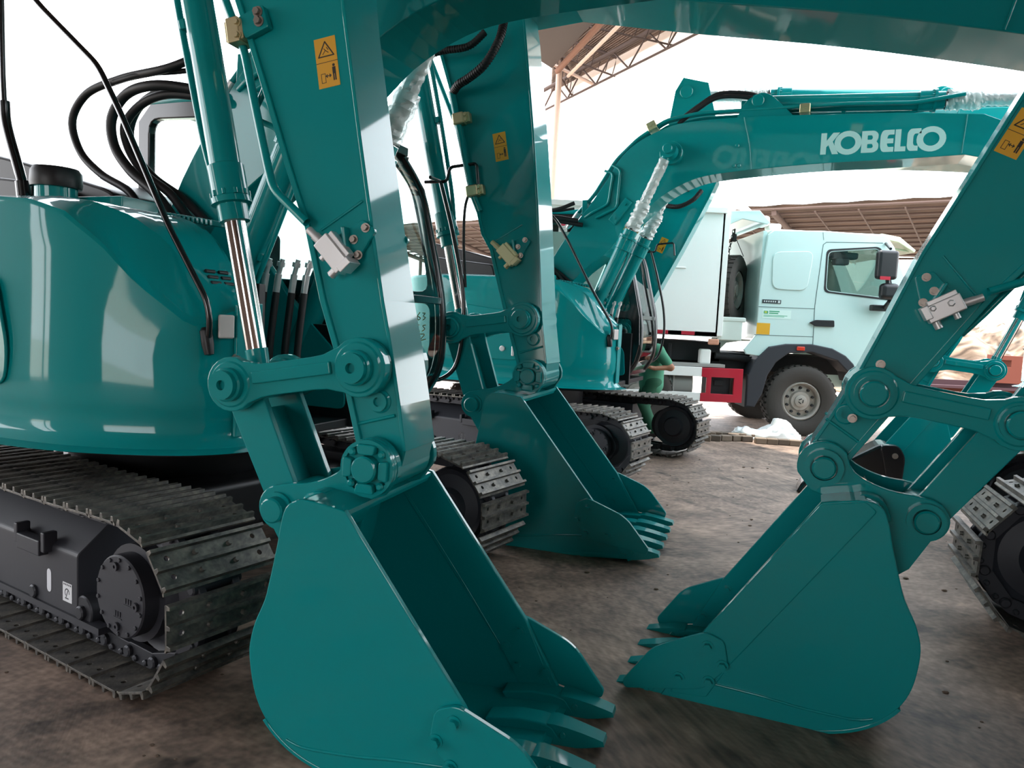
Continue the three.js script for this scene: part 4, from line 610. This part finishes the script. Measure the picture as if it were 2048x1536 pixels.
  // mirrors
  const mir = mesh('mirror', merge(box(1.34, 2.6, ZN + 0.3, 0.3, 0.42, 0.14, 0.05), box(1.41, 2.22, ZN + 0.3, 0.28, 0.24, 0.16, 0.07), rod([1.37, 2.45, ZN + 0.28], [1.4, 2.3, ZN + 0.28], 0.03), rod([1.44, 2.08, ZN + 0.28], [1.45, 1.98, ZN + 0.1], 0.03), box(1.4, 1.985, ZN + 0.08, 0.26, 0.09, 0.12, 0.02), rod([1.4, 2.84, ZN + 0.25], [1.45, 2.95, ZN - 0.02], 0.02)), M.black, root);
  mesh('mirror_sticker', box(1.3, 2.405, ZN + 0.372, 0.15, 0.05, 0.004, 0.002), red, mir);
  // wheels
  const tyre = lathe([[0.3, -0.13], [0.36, -0.155], [0.46, -0.16], [0.51, -0.14], [0.53, -0.12], [0.535, 0], [0.53, 0.12], [0.51, 0.14], [0.46, 0.16], [0.36, 0.155], [0.3, 0.13]], 56);
  const blocks = []; for (let i = 0; i < 36; i++) for (const s of [-1, 0, 1]) { const a = (i + (s ? 0 : 0.5)) / 36 * 6.2832; blocks.push(plain(0, 0, 0, 0.06, 0.075, 0.014).rotateX(-Math.PI / 2).translate(0, 0, 0).rotateX(Math.PI / 2).translate(0, s * 0.085, 0.537).rotateY(a)); }
  const tyreG = merge(tyre, blocks);
  const rimG = merge(lathe([[0.3, -0.12], [0.3, 0.11], [0.275, 0.125], [0.255, 0.1], [0.245, 0.03], [0.16, 0.05], [0.14, 0.09], [0, 0.095]], 40), lathe([[0.09, 0.09], [0.09, 0.11], [0.075, 0.115], [0, 0.115]], 24));
  const lug = [...Array(10)].map((_, i) => mv(new THREE.CylinderGeometry(0.02, 0.022, 0.05, 6), 0.2 * Math.cos(i * 0.6283 + 0.3), 0.06, 0.2 * Math.sin(i * 0.6283 + 0.3)));
  const tri = merge([0, 1, 2].map((i) => plain(0, 0.117, -0.03, 0.05, 0.004, 0.014).rotateY(i * 2.0944 + 0.4)));
  function wheel(x, y, z, s, near) {
    const t = mesh('tyre', tyreG, tyreM, root); t.position.set(x, y, z); t.rotation.x = s * Math.PI / 2;
    mesh('rim', rimG, rim, t); if (near) { each('lug_nut', lug, dark, t); mesh('hub_emblem', tri, dark, t); }
    return t;
  }
  wheel(0.385, 0.53, ZN - 0.12, 1, true); wheel(0.385, 0.53, -ZN + 0.12, -1);
  for (const x of [-2.1, -3.3]) { wheel(x, 0.53, ZN - 0.14, 1, true); wheel(x, 0.53, -ZN + 0.14, -1); }
  const sp = wheel(-0.66, 2.17, 0.62, 1); sp.name = 'spare_wheel'; sp.rotation.set(0, 0, -Math.PI / 2); sp.rotation.order = 'YXZ'; sp.rotation.y = -0.55;
  // chain hoist over the spare wheel
  const ch = []; for (let i = 0; i < 9; i++) ch.push(new THREE.TorusGeometry(0.022, 0.007, 6, 10).scale(0.7, 1.3, 1).rotateY(i % 2 * 1.57).translate(-0.73 + i * 0.006, 2.74 + i * 0.042, 0.62));
  mesh('chain_hoist', merge(ch, box(-0.66, 2.98, 0.62, 0.07, 0.12, 0.07, 0.02), rod([-0.66, 3.0, 0.62], [-0.66, 3.12, 0.62], 0.012), rod([-0.62, 2.95, 0.62], [-0.5, 2.7, 0.64], 0.006)), M.hose, root);
  // chassis, boxes, guard
  mesh('chassis', merge(box(-1.2, 1.06, 0.42, 6.2, 0.28, 0.1), box(-1.2, 1.06, -0.42, 6.2, 0.28, 0.1), box(-1.6, 1.2, 0, 1.6, 0.3, 1.6), box(-0.7, 1.0, 0.2, 0.6, 0.4, 1.2), box(-2.7, 0.53, 0, 1.5, 0.3, 2.0), box(0.38, 0.53, 0, 0.2, 0.2, 2.0), rod([-0.9, 1.15, 0.9], [-0.2, 1.1, 0.9], 0.05), rod([-1.9, 1.3, 0.9], [-1.9, 1.0, 0.9], 0.03), rod([-1.6, 1.3, 0.9], [-1.6, 1.0, 0.9], 0.03)), dark, root);
  mesh('walkway', box(-1.35, 1.0, 0.98, 1.1, 0.05, 0.3), grey, root);
  mesh('fluid_tank', box(-1.09, 1.13, 1.0, 0.16, 0.23, 0.18, 0.03), white, root);
  mesh('tool_box', merge(box(-0.76, 1.55, 0.95, 0.38, 0.32, 0.3, 0.02), box(-0.74, 1.71, 0.95, 0.42, 0.07, 0.32, 0.02)), std({ color: 0xcdd8d0, roughness: 0.5 }), root);
  mesh('fuel_tank', merge(rod([-2.4, 0.68, 0.8], [-1.25, 0.68, 0.8], 0.27, 28), box(-1.55, 0.68, 0.83, 0.03, 0.56, 0.5), box(-2.1, 0.68, 0.83, 0.03, 0.56, 0.5)), grey, root);
  mesh('battery_box', merge(box(-0.86, 0.68, 0.9, 0.36, 0.34, 0.3), box(-0.86, 0.74, 1.06, 0.14, 0.08, 0.02)), dark, root);
  const gz = ZN; const gd = each('side_guard', [box(-1.75, 0.9, gz, 1.2, 0.14, 0.04), box(-1.75, 0.52, gz, 1.2, 0.13, 0.04)], white, root)[0];
  mesh('guard_end', plate(S([[2.85, 0.455], [3.48, 0.46], [3.47, 0.975], [2.85, 0.965], [2.85, 0.83], [2.93, 0.82], [2.93, 0.59], [2.85, 0.58]]), gz - 0.02, gz + 0.025, 0.006, [S([[3.0, 0.58], [3.34, 0.58], [3.34, 0.83], [3.0, 0.83]]).reverse()]), red, gd);
  mesh('mud_flap', box(-0.42, 0.65, 0.9, 0.1, 0.5, 0.5), dark, root);
  // dump body
  const db = mesh('dump_body', merge(plate(S([[0.05, 1.43], [3.05, 1.43], [3.07, 3.3], [0.05, 3.3]]), ZN - 0.06, ZN + 0.01, 0.01), plate(S([[0.05, 1.43], [3.05, 1.43], [3.07, 3.3], [0.05, 3.3]]), -ZN - 0.01, -ZN + 0.06, 0.01), box(-0.965, 2.37, 0, 0.06, 1.84, 2.3), box(-3.92, 2.37, 0, 0.06, 1.84, 2.3), box(-2.45, 1.47, 0, 3.0, 0.08, 2.3), box(-0.925, 2.37, ZN - 0.03, 0.08, 1.84, 0.09), box(-0.9, 2.3, -0.9, 0.07, 1.6, 0.08), box(-2.45, 3.3, ZN + 0.02, 3.0, 0.08, 0.1), pipe([[-1.74, 2.44, ZN + 0.015], [-1.9, 2.42, ZN + 0.015], [-1.98, 1.6, ZN + 0.015]], 0.02, 0.06), rod([-1.74, 2.44, ZN + 0.015], [-1.5, 2.44, ZN + 0.015], 0.012)), white, root);
  mesh('body_canopy', plate(S([[3.03, 3.31], [3.55, 3.34], [3.72, 3.17], [3.68, 3.14], [3.3, 3.2], [3.05, 3.08]]), -ZN, ZN - 0.02, 0.01), mint, db);
  const st = []; for (let i = 0; i < 12; i++) if (i % 2) st.push(box(-1.2 - i * 0.2, 1.475, ZN + 0.012, 0.2, 0.055, 0.006, 0.002));
  each('reflective_strip', st, red, db);
  mesh('corner_lamp', box(-1.0, 1.36, ZN - 0.02, 0.16, 0.09, 0.06, 0.02), std({ color: 0xcf9278, roughness: 0.4 }), db);
  mesh('tarpaulin_roll', merge(tube([[-0.75, 3.36, 0.4], [-0.6, 3.5, 0.4], [-0.42, 3.44, 0.4], [-0.35, 3.3, 0.4]], 0.05, 24), box(-0.2, 3.28, 0.4, 0.22, 0.16, 0.3, 0.05), box(0.0, 3.2, 0.4, 0.2, 0.1, 0.25, 0.04)), std({ color: 0xd8cfc6, roughness: 0.8 }), db);
}
// ---------------------------------------------------------------- figure field meshing
function field(bones, lo, hi, res, k = 0.03) { // bones: [p, q, r0, r1]
  const mc = new MarchingCubes(res, new THREE.MeshBasicMaterial(), false, false, 400000), S = Math.max(hi[0] - lo[0], hi[1] - lo[1], hi[2] - lo[2]), c = [(lo[0] + hi[0]) / 2, (lo[1] + hi[1]) / 2, (lo[2] + hi[2]) / 2];
  const st = S / 2 / (res / 2);
  for (let z = 0; z < res; z++) for (let y = 0; y < res; y++) for (let x = 0; x < res; x++) {
    const P = [c[0] + (x - res / 2) * st, c[1] + (y - res / 2) * st, c[2] + (z - res / 2) * st]; let d = 9;
    for (const [a, b, r0, r1] of bones) {
      const ab = [b[0] - a[0], b[1] - a[1], b[2] - a[2]], ap = [P[0] - a[0], P[1] - a[1], P[2] - a[2]], l = ab[0] ** 2 + ab[1] ** 2 + ab[2] ** 2 || 1e-9, t = Math.max(0, Math.min(1, (ap[0] * ab[0] + ap[1] * ab[1] + ap[2] * ab[2]) / l));
      const e = Math.hypot(ap[0] - ab[0] * t, ap[1] - ab[1] * t, ap[2] - ab[2] * t) - (r0 + (r1 - r0) * t), h = Math.max(0, k - Math.abs(d - e)) / k; d = Math.min(d, e) - h * h * k * 0.25;
    }
    mc.field[x + y * res + z * res * res] = -d;
  }
  mc.isolation = 0; mc.update();
  const n = mc.count, g = new THREE.BufferGeometry();
  g.setAttribute('position', new THREE.BufferAttribute(mc.positionArray.slice(0, n * 3), 3)); g.setAttribute('normal', new THREE.BufferAttribute(mc.normalArray.slice(0, n * 3), 3));
  g.scale(S / 2, S / 2, S / 2).translate(...c); return g;
}
{ // man in green work clothes bending towards the cab
  const p = thing('person', 'man in green work clothes bending forward behind the open cab, forearm reaching left', 'person', 1.95, 0, -10.35);
  const skin = std({ color: 0x9c6b4e, roughness: 0.6 }), green = std({ color: 0x47876a, roughness: 0.9, bumpMap: grain, bumpScale: 0.004 }), pants = std({ color: 0x24573f, roughness: 0.9 }), hair = std({ color: 0x171310, roughness: 0.8 });
  const J = { hip: [0.0, 0.8, 0], chest: [-0.02, 1.12, 0], neck: [-0.1, 1.32, 0], head: [-0.17, 1.43, 0], sR: [0.02, 1.22, 0.19], eR: [0.2, 1.0, 0.27], wR: [-0.03, 0.98, 0.33], hR: [-0.12, 0.99, 0.33], sL: [-0.06, 1.22, -0.19], eL: [-0.1, 0.98, -0.28], wL: [-0.3, 1.0, -0.2], hL: [-0.39, 1.02, -0.18], kR: [-0.12, 0.46, 0.12], aR: [0.06, 0.08, 0.12], kL: [-0.1, 0.46, -0.12], aL: [0.02, 0.08, -0.12] };
  const B = (a, b, r, s) => [J[a] ?? a, J[b] ?? b, r, s];
  const fingers = (h, w, sx) => [0, 1, 2, 3].flatMap((i) => { const b = [h[0] - 0.02, h[1] + 0.0, h[2] + (i - 1.5) * 0.02], L = [0.036, 0.042, 0.039, 0.03][i], m = [b[0] - L, b[1] - 0.008, b[2]], e = [m[0] - L * 0.7, m[1] - 0.024, m[2]]; return [[b, m, 0.0095, 0.009], [m, e, 0.009, 0.0075]]; }).concat([[[h[0] + 0.03, h[1], h[2] - sx * 0.03], [h[0] - 0.005, h[1] - 0.012, h[2] - sx * 0.055], 0.012, 0.01], [[h[0] - 0.005, h[1] - 0.012, h[2] - sx * 0.055], [h[0] - 0.03, h[1] - 0.016, h[2] - sx * 0.055], 0.0095, 0.008]]);
  const hand = (h, w, sx) => field([[w, [h[0] + 0.03, h[1], h[2] - 0.015], 0.026, 0.024], [w, [h[0] + 0.03, h[1], h[2] + 0.015], 0.026, 0.024], [[h[0] + 0.04, h[1], h[2] - 0.022], [h[0] - 0.02, h[1], h[2] - 0.026], 0.015, 0.012], [[h[0] + 0.04, h[1], h[2] + 0.022], [h[0] - 0.02, h[1], h[2] + 0.026], 0.015, 0.012], [[h[0] + 0.04, h[1], h[2]], [h[0] - 0.02, h[1], h[2]], 0.017, 0.014], ...fingers(h, w, sx)], [h[0] - 0.13, h[1] - 0.1, h[2] - 0.1], [h[0] + 0.11, h[1] + 0.1, h[2] + 0.1], 64, 0.012);
  const hd = J.head, headG = field([[hd, [hd[0] + 0.01, hd[1] + 0.05, 0], 0.078, 0.085], [[hd[0] - 0.045, hd[1] - 0.06, 0], [hd[0] - 0.05, hd[1] - 0.02, 0], 0.045, 0.05], [[hd[0] - 0.09, hd[1] + 0.02, 0], [hd[0] - 0.108, hd[1] - 0.02, 0], 0.012, 0.015], [[hd[0] - 0.085, hd[1] - 0.055, -0.02], [hd[0] - 0.085, hd[1] - 0.055, 0.02], 0.01, 0.01], [[hd[0] - 0.086, hd[1] + 0.045, -0.03], [hd[0] - 0.086, hd[1] + 0.045, 0.03], 0.012, 0.012], [[hd[0] + 0.01, hd[1] + 0.02, 0.083], [hd[0] + 0.015, hd[1] - 0.02, 0.083], 0.018, 0.012], [[hd[0] + 0.01, hd[1] + 0.02, -0.083], [hd[0] + 0.015, hd[1] - 0.02, -0.083], 0.018, 0.012], [J.neck, [hd[0] + 0.03, hd[1] - 0.05, 0], 0.055, 0.05]], [hd[0] - 0.18, hd[1] - 0.18, -0.18], [hd[0] + 0.18, hd[1] + 0.18, 0.18], 72, 0.025);
  const bodyG = field([B('hip', 'chest', 0.13, 0.14), B('chest', 'neck', 0.12, 0.055), B('sR', 'eR', 0.05, 0.04), B('eR', 'wR', 0.04, 0.027), B('sL', 'eL', 0.05, 0.04), B('eL', 'wL', 0.04, 0.027), B([0, 0.78, 0.09], 'kR', 0.085, 0.055), B('kR', 'aR', 0.055, 0.038), B([0, 0.78, -0.09], 'kL', 0.085, 0.055), B('kL', 'aL', 0.055, 0.038)], [-0.75, -0.02, -0.75], [0.75, 1.48, 0.75], 110, 0.05);
  const body = mesh('body', merge(bodyG, headG, hand(J.hR, J.wR, 1), hand(J.hL, J.wL, -1)), skin, p);
  mesh('shirt', field([B([0.0, 0.74, 0.05], 'chest', 0.16, 0.165), B([0.0, 0.74, -0.05], 'chest', 0.16, 0.165), B('chest', [-0.08, 1.26, 0], 0.15, 0.08), B('sR', [0.15, 1.06, 0.25], 0.085, 0.07), B('sL', [-0.09, 1.04, -0.26], 0.085, 0.07), B([-0.03, 1.24, 0.1], 'sR', 0.08, 0.08), B([-0.07, 1.24, -0.1], 'sL', 0.08, 0.08)], [-0.45, 0.5, -0.45], [0.45, 1.4, 0.45], 84, 0.05), green, p);
  mesh('trousers', field([B([0.0, 0.78, 0.06], [0, 0.78, -0.06], 0.145, 0.145), B([0, 0.76, 0.1], 'kR', 0.115, 0.085), B('kR', [0.04, 0.12, 0.12], 0.085, 0.075), B([0, 0.76, -0.1], 'kL', 0.115, 0.085), B('kL', [0.01, 0.12, -0.12], 0.085, 0.075)], [-0.5, 0, -0.5], [0.5, 1.0, 0.5], 84, 0.04), pants, p);
  mesh('hair', field([[[hd[0] + 0.02, hd[1] + 0.055, 0], [hd[0] + 0.035, hd[1] + 0.02, 0], 0.09, 0.085]], [hd[0] - 0.15, hd[1] - 0.1, -0.15], [hd[0] + 0.15, hd[1] + 0.2, 0.15], 44, 0.02), hair, p);
  const eyes = [1, -1].map((s) => mv(new THREE.SphereGeometry(0.011, 12, 8), hd[0] - 0.078, hd[1] + 0.022, s * 0.032));
  each('eye', eyes, std({ color: 0x1a1512, roughness: 0.3 }), body);
  for (const k of ['aR', 'aL']) mesh('shoe', field([[[J[k][0], 0.06, J[k][2]], [J[k][0] - 0.16, 0.04, J[k][2]], 0.055, 0.04]], [J[k][0] - 0.25, -0.1, J[k][2] - 0.17], [J[k][0] + 0.1, 0.25, J[k][2] + 0.17], 40, 0.02), hair, p);
}
// ---------------------------------------------------------------- things on the floor and beyond
{ // white plastic sack
  const g = new THREE.SphereGeometry(1, 72, 40), P = g.attributes.position;
  for (let i = 0; i < P.count; i++) {
    const x = P.getX(i), y = P.getY(i), z = P.getZ(i), n = fbm(x * 1.6 + 3, y * 2, z * 1.6, 3), f = fbm(x * 6, y * 9, z * 6, 3), k = 0.55 + 0.35 * Math.sin(x * 2.4 + 0.6) ** 2 + 0.6 * n + 0.16 * f;
    P.setXYZ(i, x * 0.5 * (1 + 0.15 * f), Math.max(0, y * 0.24 * (k + (x > 0.2 ? 0.28 : -0.05)) + 0.02), z * 0.26 * (1 + 0.25 * n));
  }
  g.computeVertexNormals(); const s = mesh('plastic_sack', g, phy({ color: 0xdfe2e0, roughness: 0.45, clearcoat: 0.3 }), null); s.position.set(3.74, 0, -10.7); tag(s, 'crumpled white plastic sack lying on the floor beside the truck front wheel', 'sack');
}
{ // loose paving blocks along the edge of the floor
  const bm = [0x77695c, 0x685d53, 0x847567].map((c) => std({ color: c, roughness: 0.95, bumpMap: grain, bumpScale: 0.002 })), bg = box(0, 0.04, 0, 0.15, 0.08, 0.11, 0.012);
  for (let i = 0; i < 24; i++) {
    const row = i < 16 ? 0 : 1, t = row ? (i - 16) / 7 : i / 15;
    const b = mesh('paving_block', bg, bm[i % 3], null); b.position.set(row ? 2.78 + t * 0.75 : 2.72 + t * 2.3, 0, row ? -10.62 + 0.1 * rnd() : -10.2 - 0.16 * Math.sin(t * 5) + (t > 0.3 ? 0.24 : 0) * (1 - t) + 0.04 * rnd()); b.rotation.y = (rnd() - 0.5) * 0.7;
    tag(b, 'small grey-brown paving block in the loose line in front of the white sack', 'block', 'loose paving blocks on the floor by the truck');
  }
}
{ // black moulded panel standing on the floor
  const t = thing('engine_panel', 'glossy black moulded panel with slots standing on the floor behind the right-hand bucket', 'panel', 3.4, 0, -7.1, -0.35);
  mesh('shell', merge(plate(rounded([[-0.55, 0.0], [-0.5, 0.12], [0.16, 0.56], [0.33, 0.5], [0.32, 0.0]], [0.02, 0.05, 0.06, 0.06, 0.02]), -0.2, 0.2, 0.03), plate(rounded([[0.14, 0.55], [0.3, 0.56], [0.36, 0.45], [0.34, 0.02], [0.26, 0.02]], 0.05), 0.16, 0.26, 0.012)), M.gloss, t);
  for (let i = 0; i < 3; i++) mesh('vent_slot', once('vs', () => box(0, 0, 0, 0.02, 0.17, 0.012, 0.005)), M.hose, t).position.set(-0.06 + i * 0.045, 0.2 - i * 0.012, 0.204);
  mesh('bolt', once('pb', () => bolt(0, 0, 0, 1, 0.018, 0.014)), M.bolt, t).position.set(0.27, 0.46, 0.262);
  t.children.forEach((c) => { if (c.name === 'vent_slot') c.rotation.z = 0.5; });
}
{ // rubble heap and rusty steel beyond the right end of the yard
  const g = new THREE.SphereGeometry(1, 64, 32, 0, Math.PI * 2, 0, Math.PI / 2), P = g.attributes.position;
  for (let i = 0; i < P.count; i++) { const x = P.getX(i), y = P.getY(i), z = P.getZ(i), n = 1 + 0.7 * fbm(x * 2.5, y * 2.5, z * 2.5, 4); P.setXYZ(i, x * 3.4 * n, y * 2.1 * n, z * 2 * n); }
  g.computeVertexNormals(); const m = noiseTex(128, 128, (u, v) => { const n = tile(u, v, 18, 4); return [150 + 170 * n, 130 + 150 * n, 112 + 130 * n]; }, true); m.repeat.set(3, 2);
  const s = mesh('rubble_heap', g, std({ map: m, roughness: 1 }), null); s.position.set(12.8, -0.05, -20.5); tag(s, 'pale brown rubble heap in bright sun far behind the right-hand arm', 'rubble');
  const t = thing('steel_stack', 'rusty red-brown steel sections stacked in the yard at the right edge', 'steel', 8.85, 0, -13.6), rm = std({ color: 0x6e3423, roughness: 0.85 }), rm2 = std({ color: 0x43262a, roughness: 0.85 });
  for (let i = 0; i < 6; i++) mesh('steel_section', once('ss', () => merge(box(0, 0.03, 0, 2.6, 0.05, 0.4, 0.004), box(0, 0.1, 0, 2.6, 0.1, 0.06, 0.004))), i % 2 ? rm2 : rm, t).position.set(0.02 * (i % 3), i * 0.14, 0);
  for (const x of [-0.15, 0.55]) mesh('steel_section', once('s2' + x, () => plate([[0, 0], [0.5, 0], [0.5, 0.5], [0.1, 0.5], [0.1, 0.42], [0.3, 0.42], [0.3, 0.3], [0.1, 0.3], [0.1, 0.2], [0, 0.2]], -0.2, 0.2, 0.004)), rm, t).position.set(x, 0.84, 0);
}
renderer.render(scene, camera);
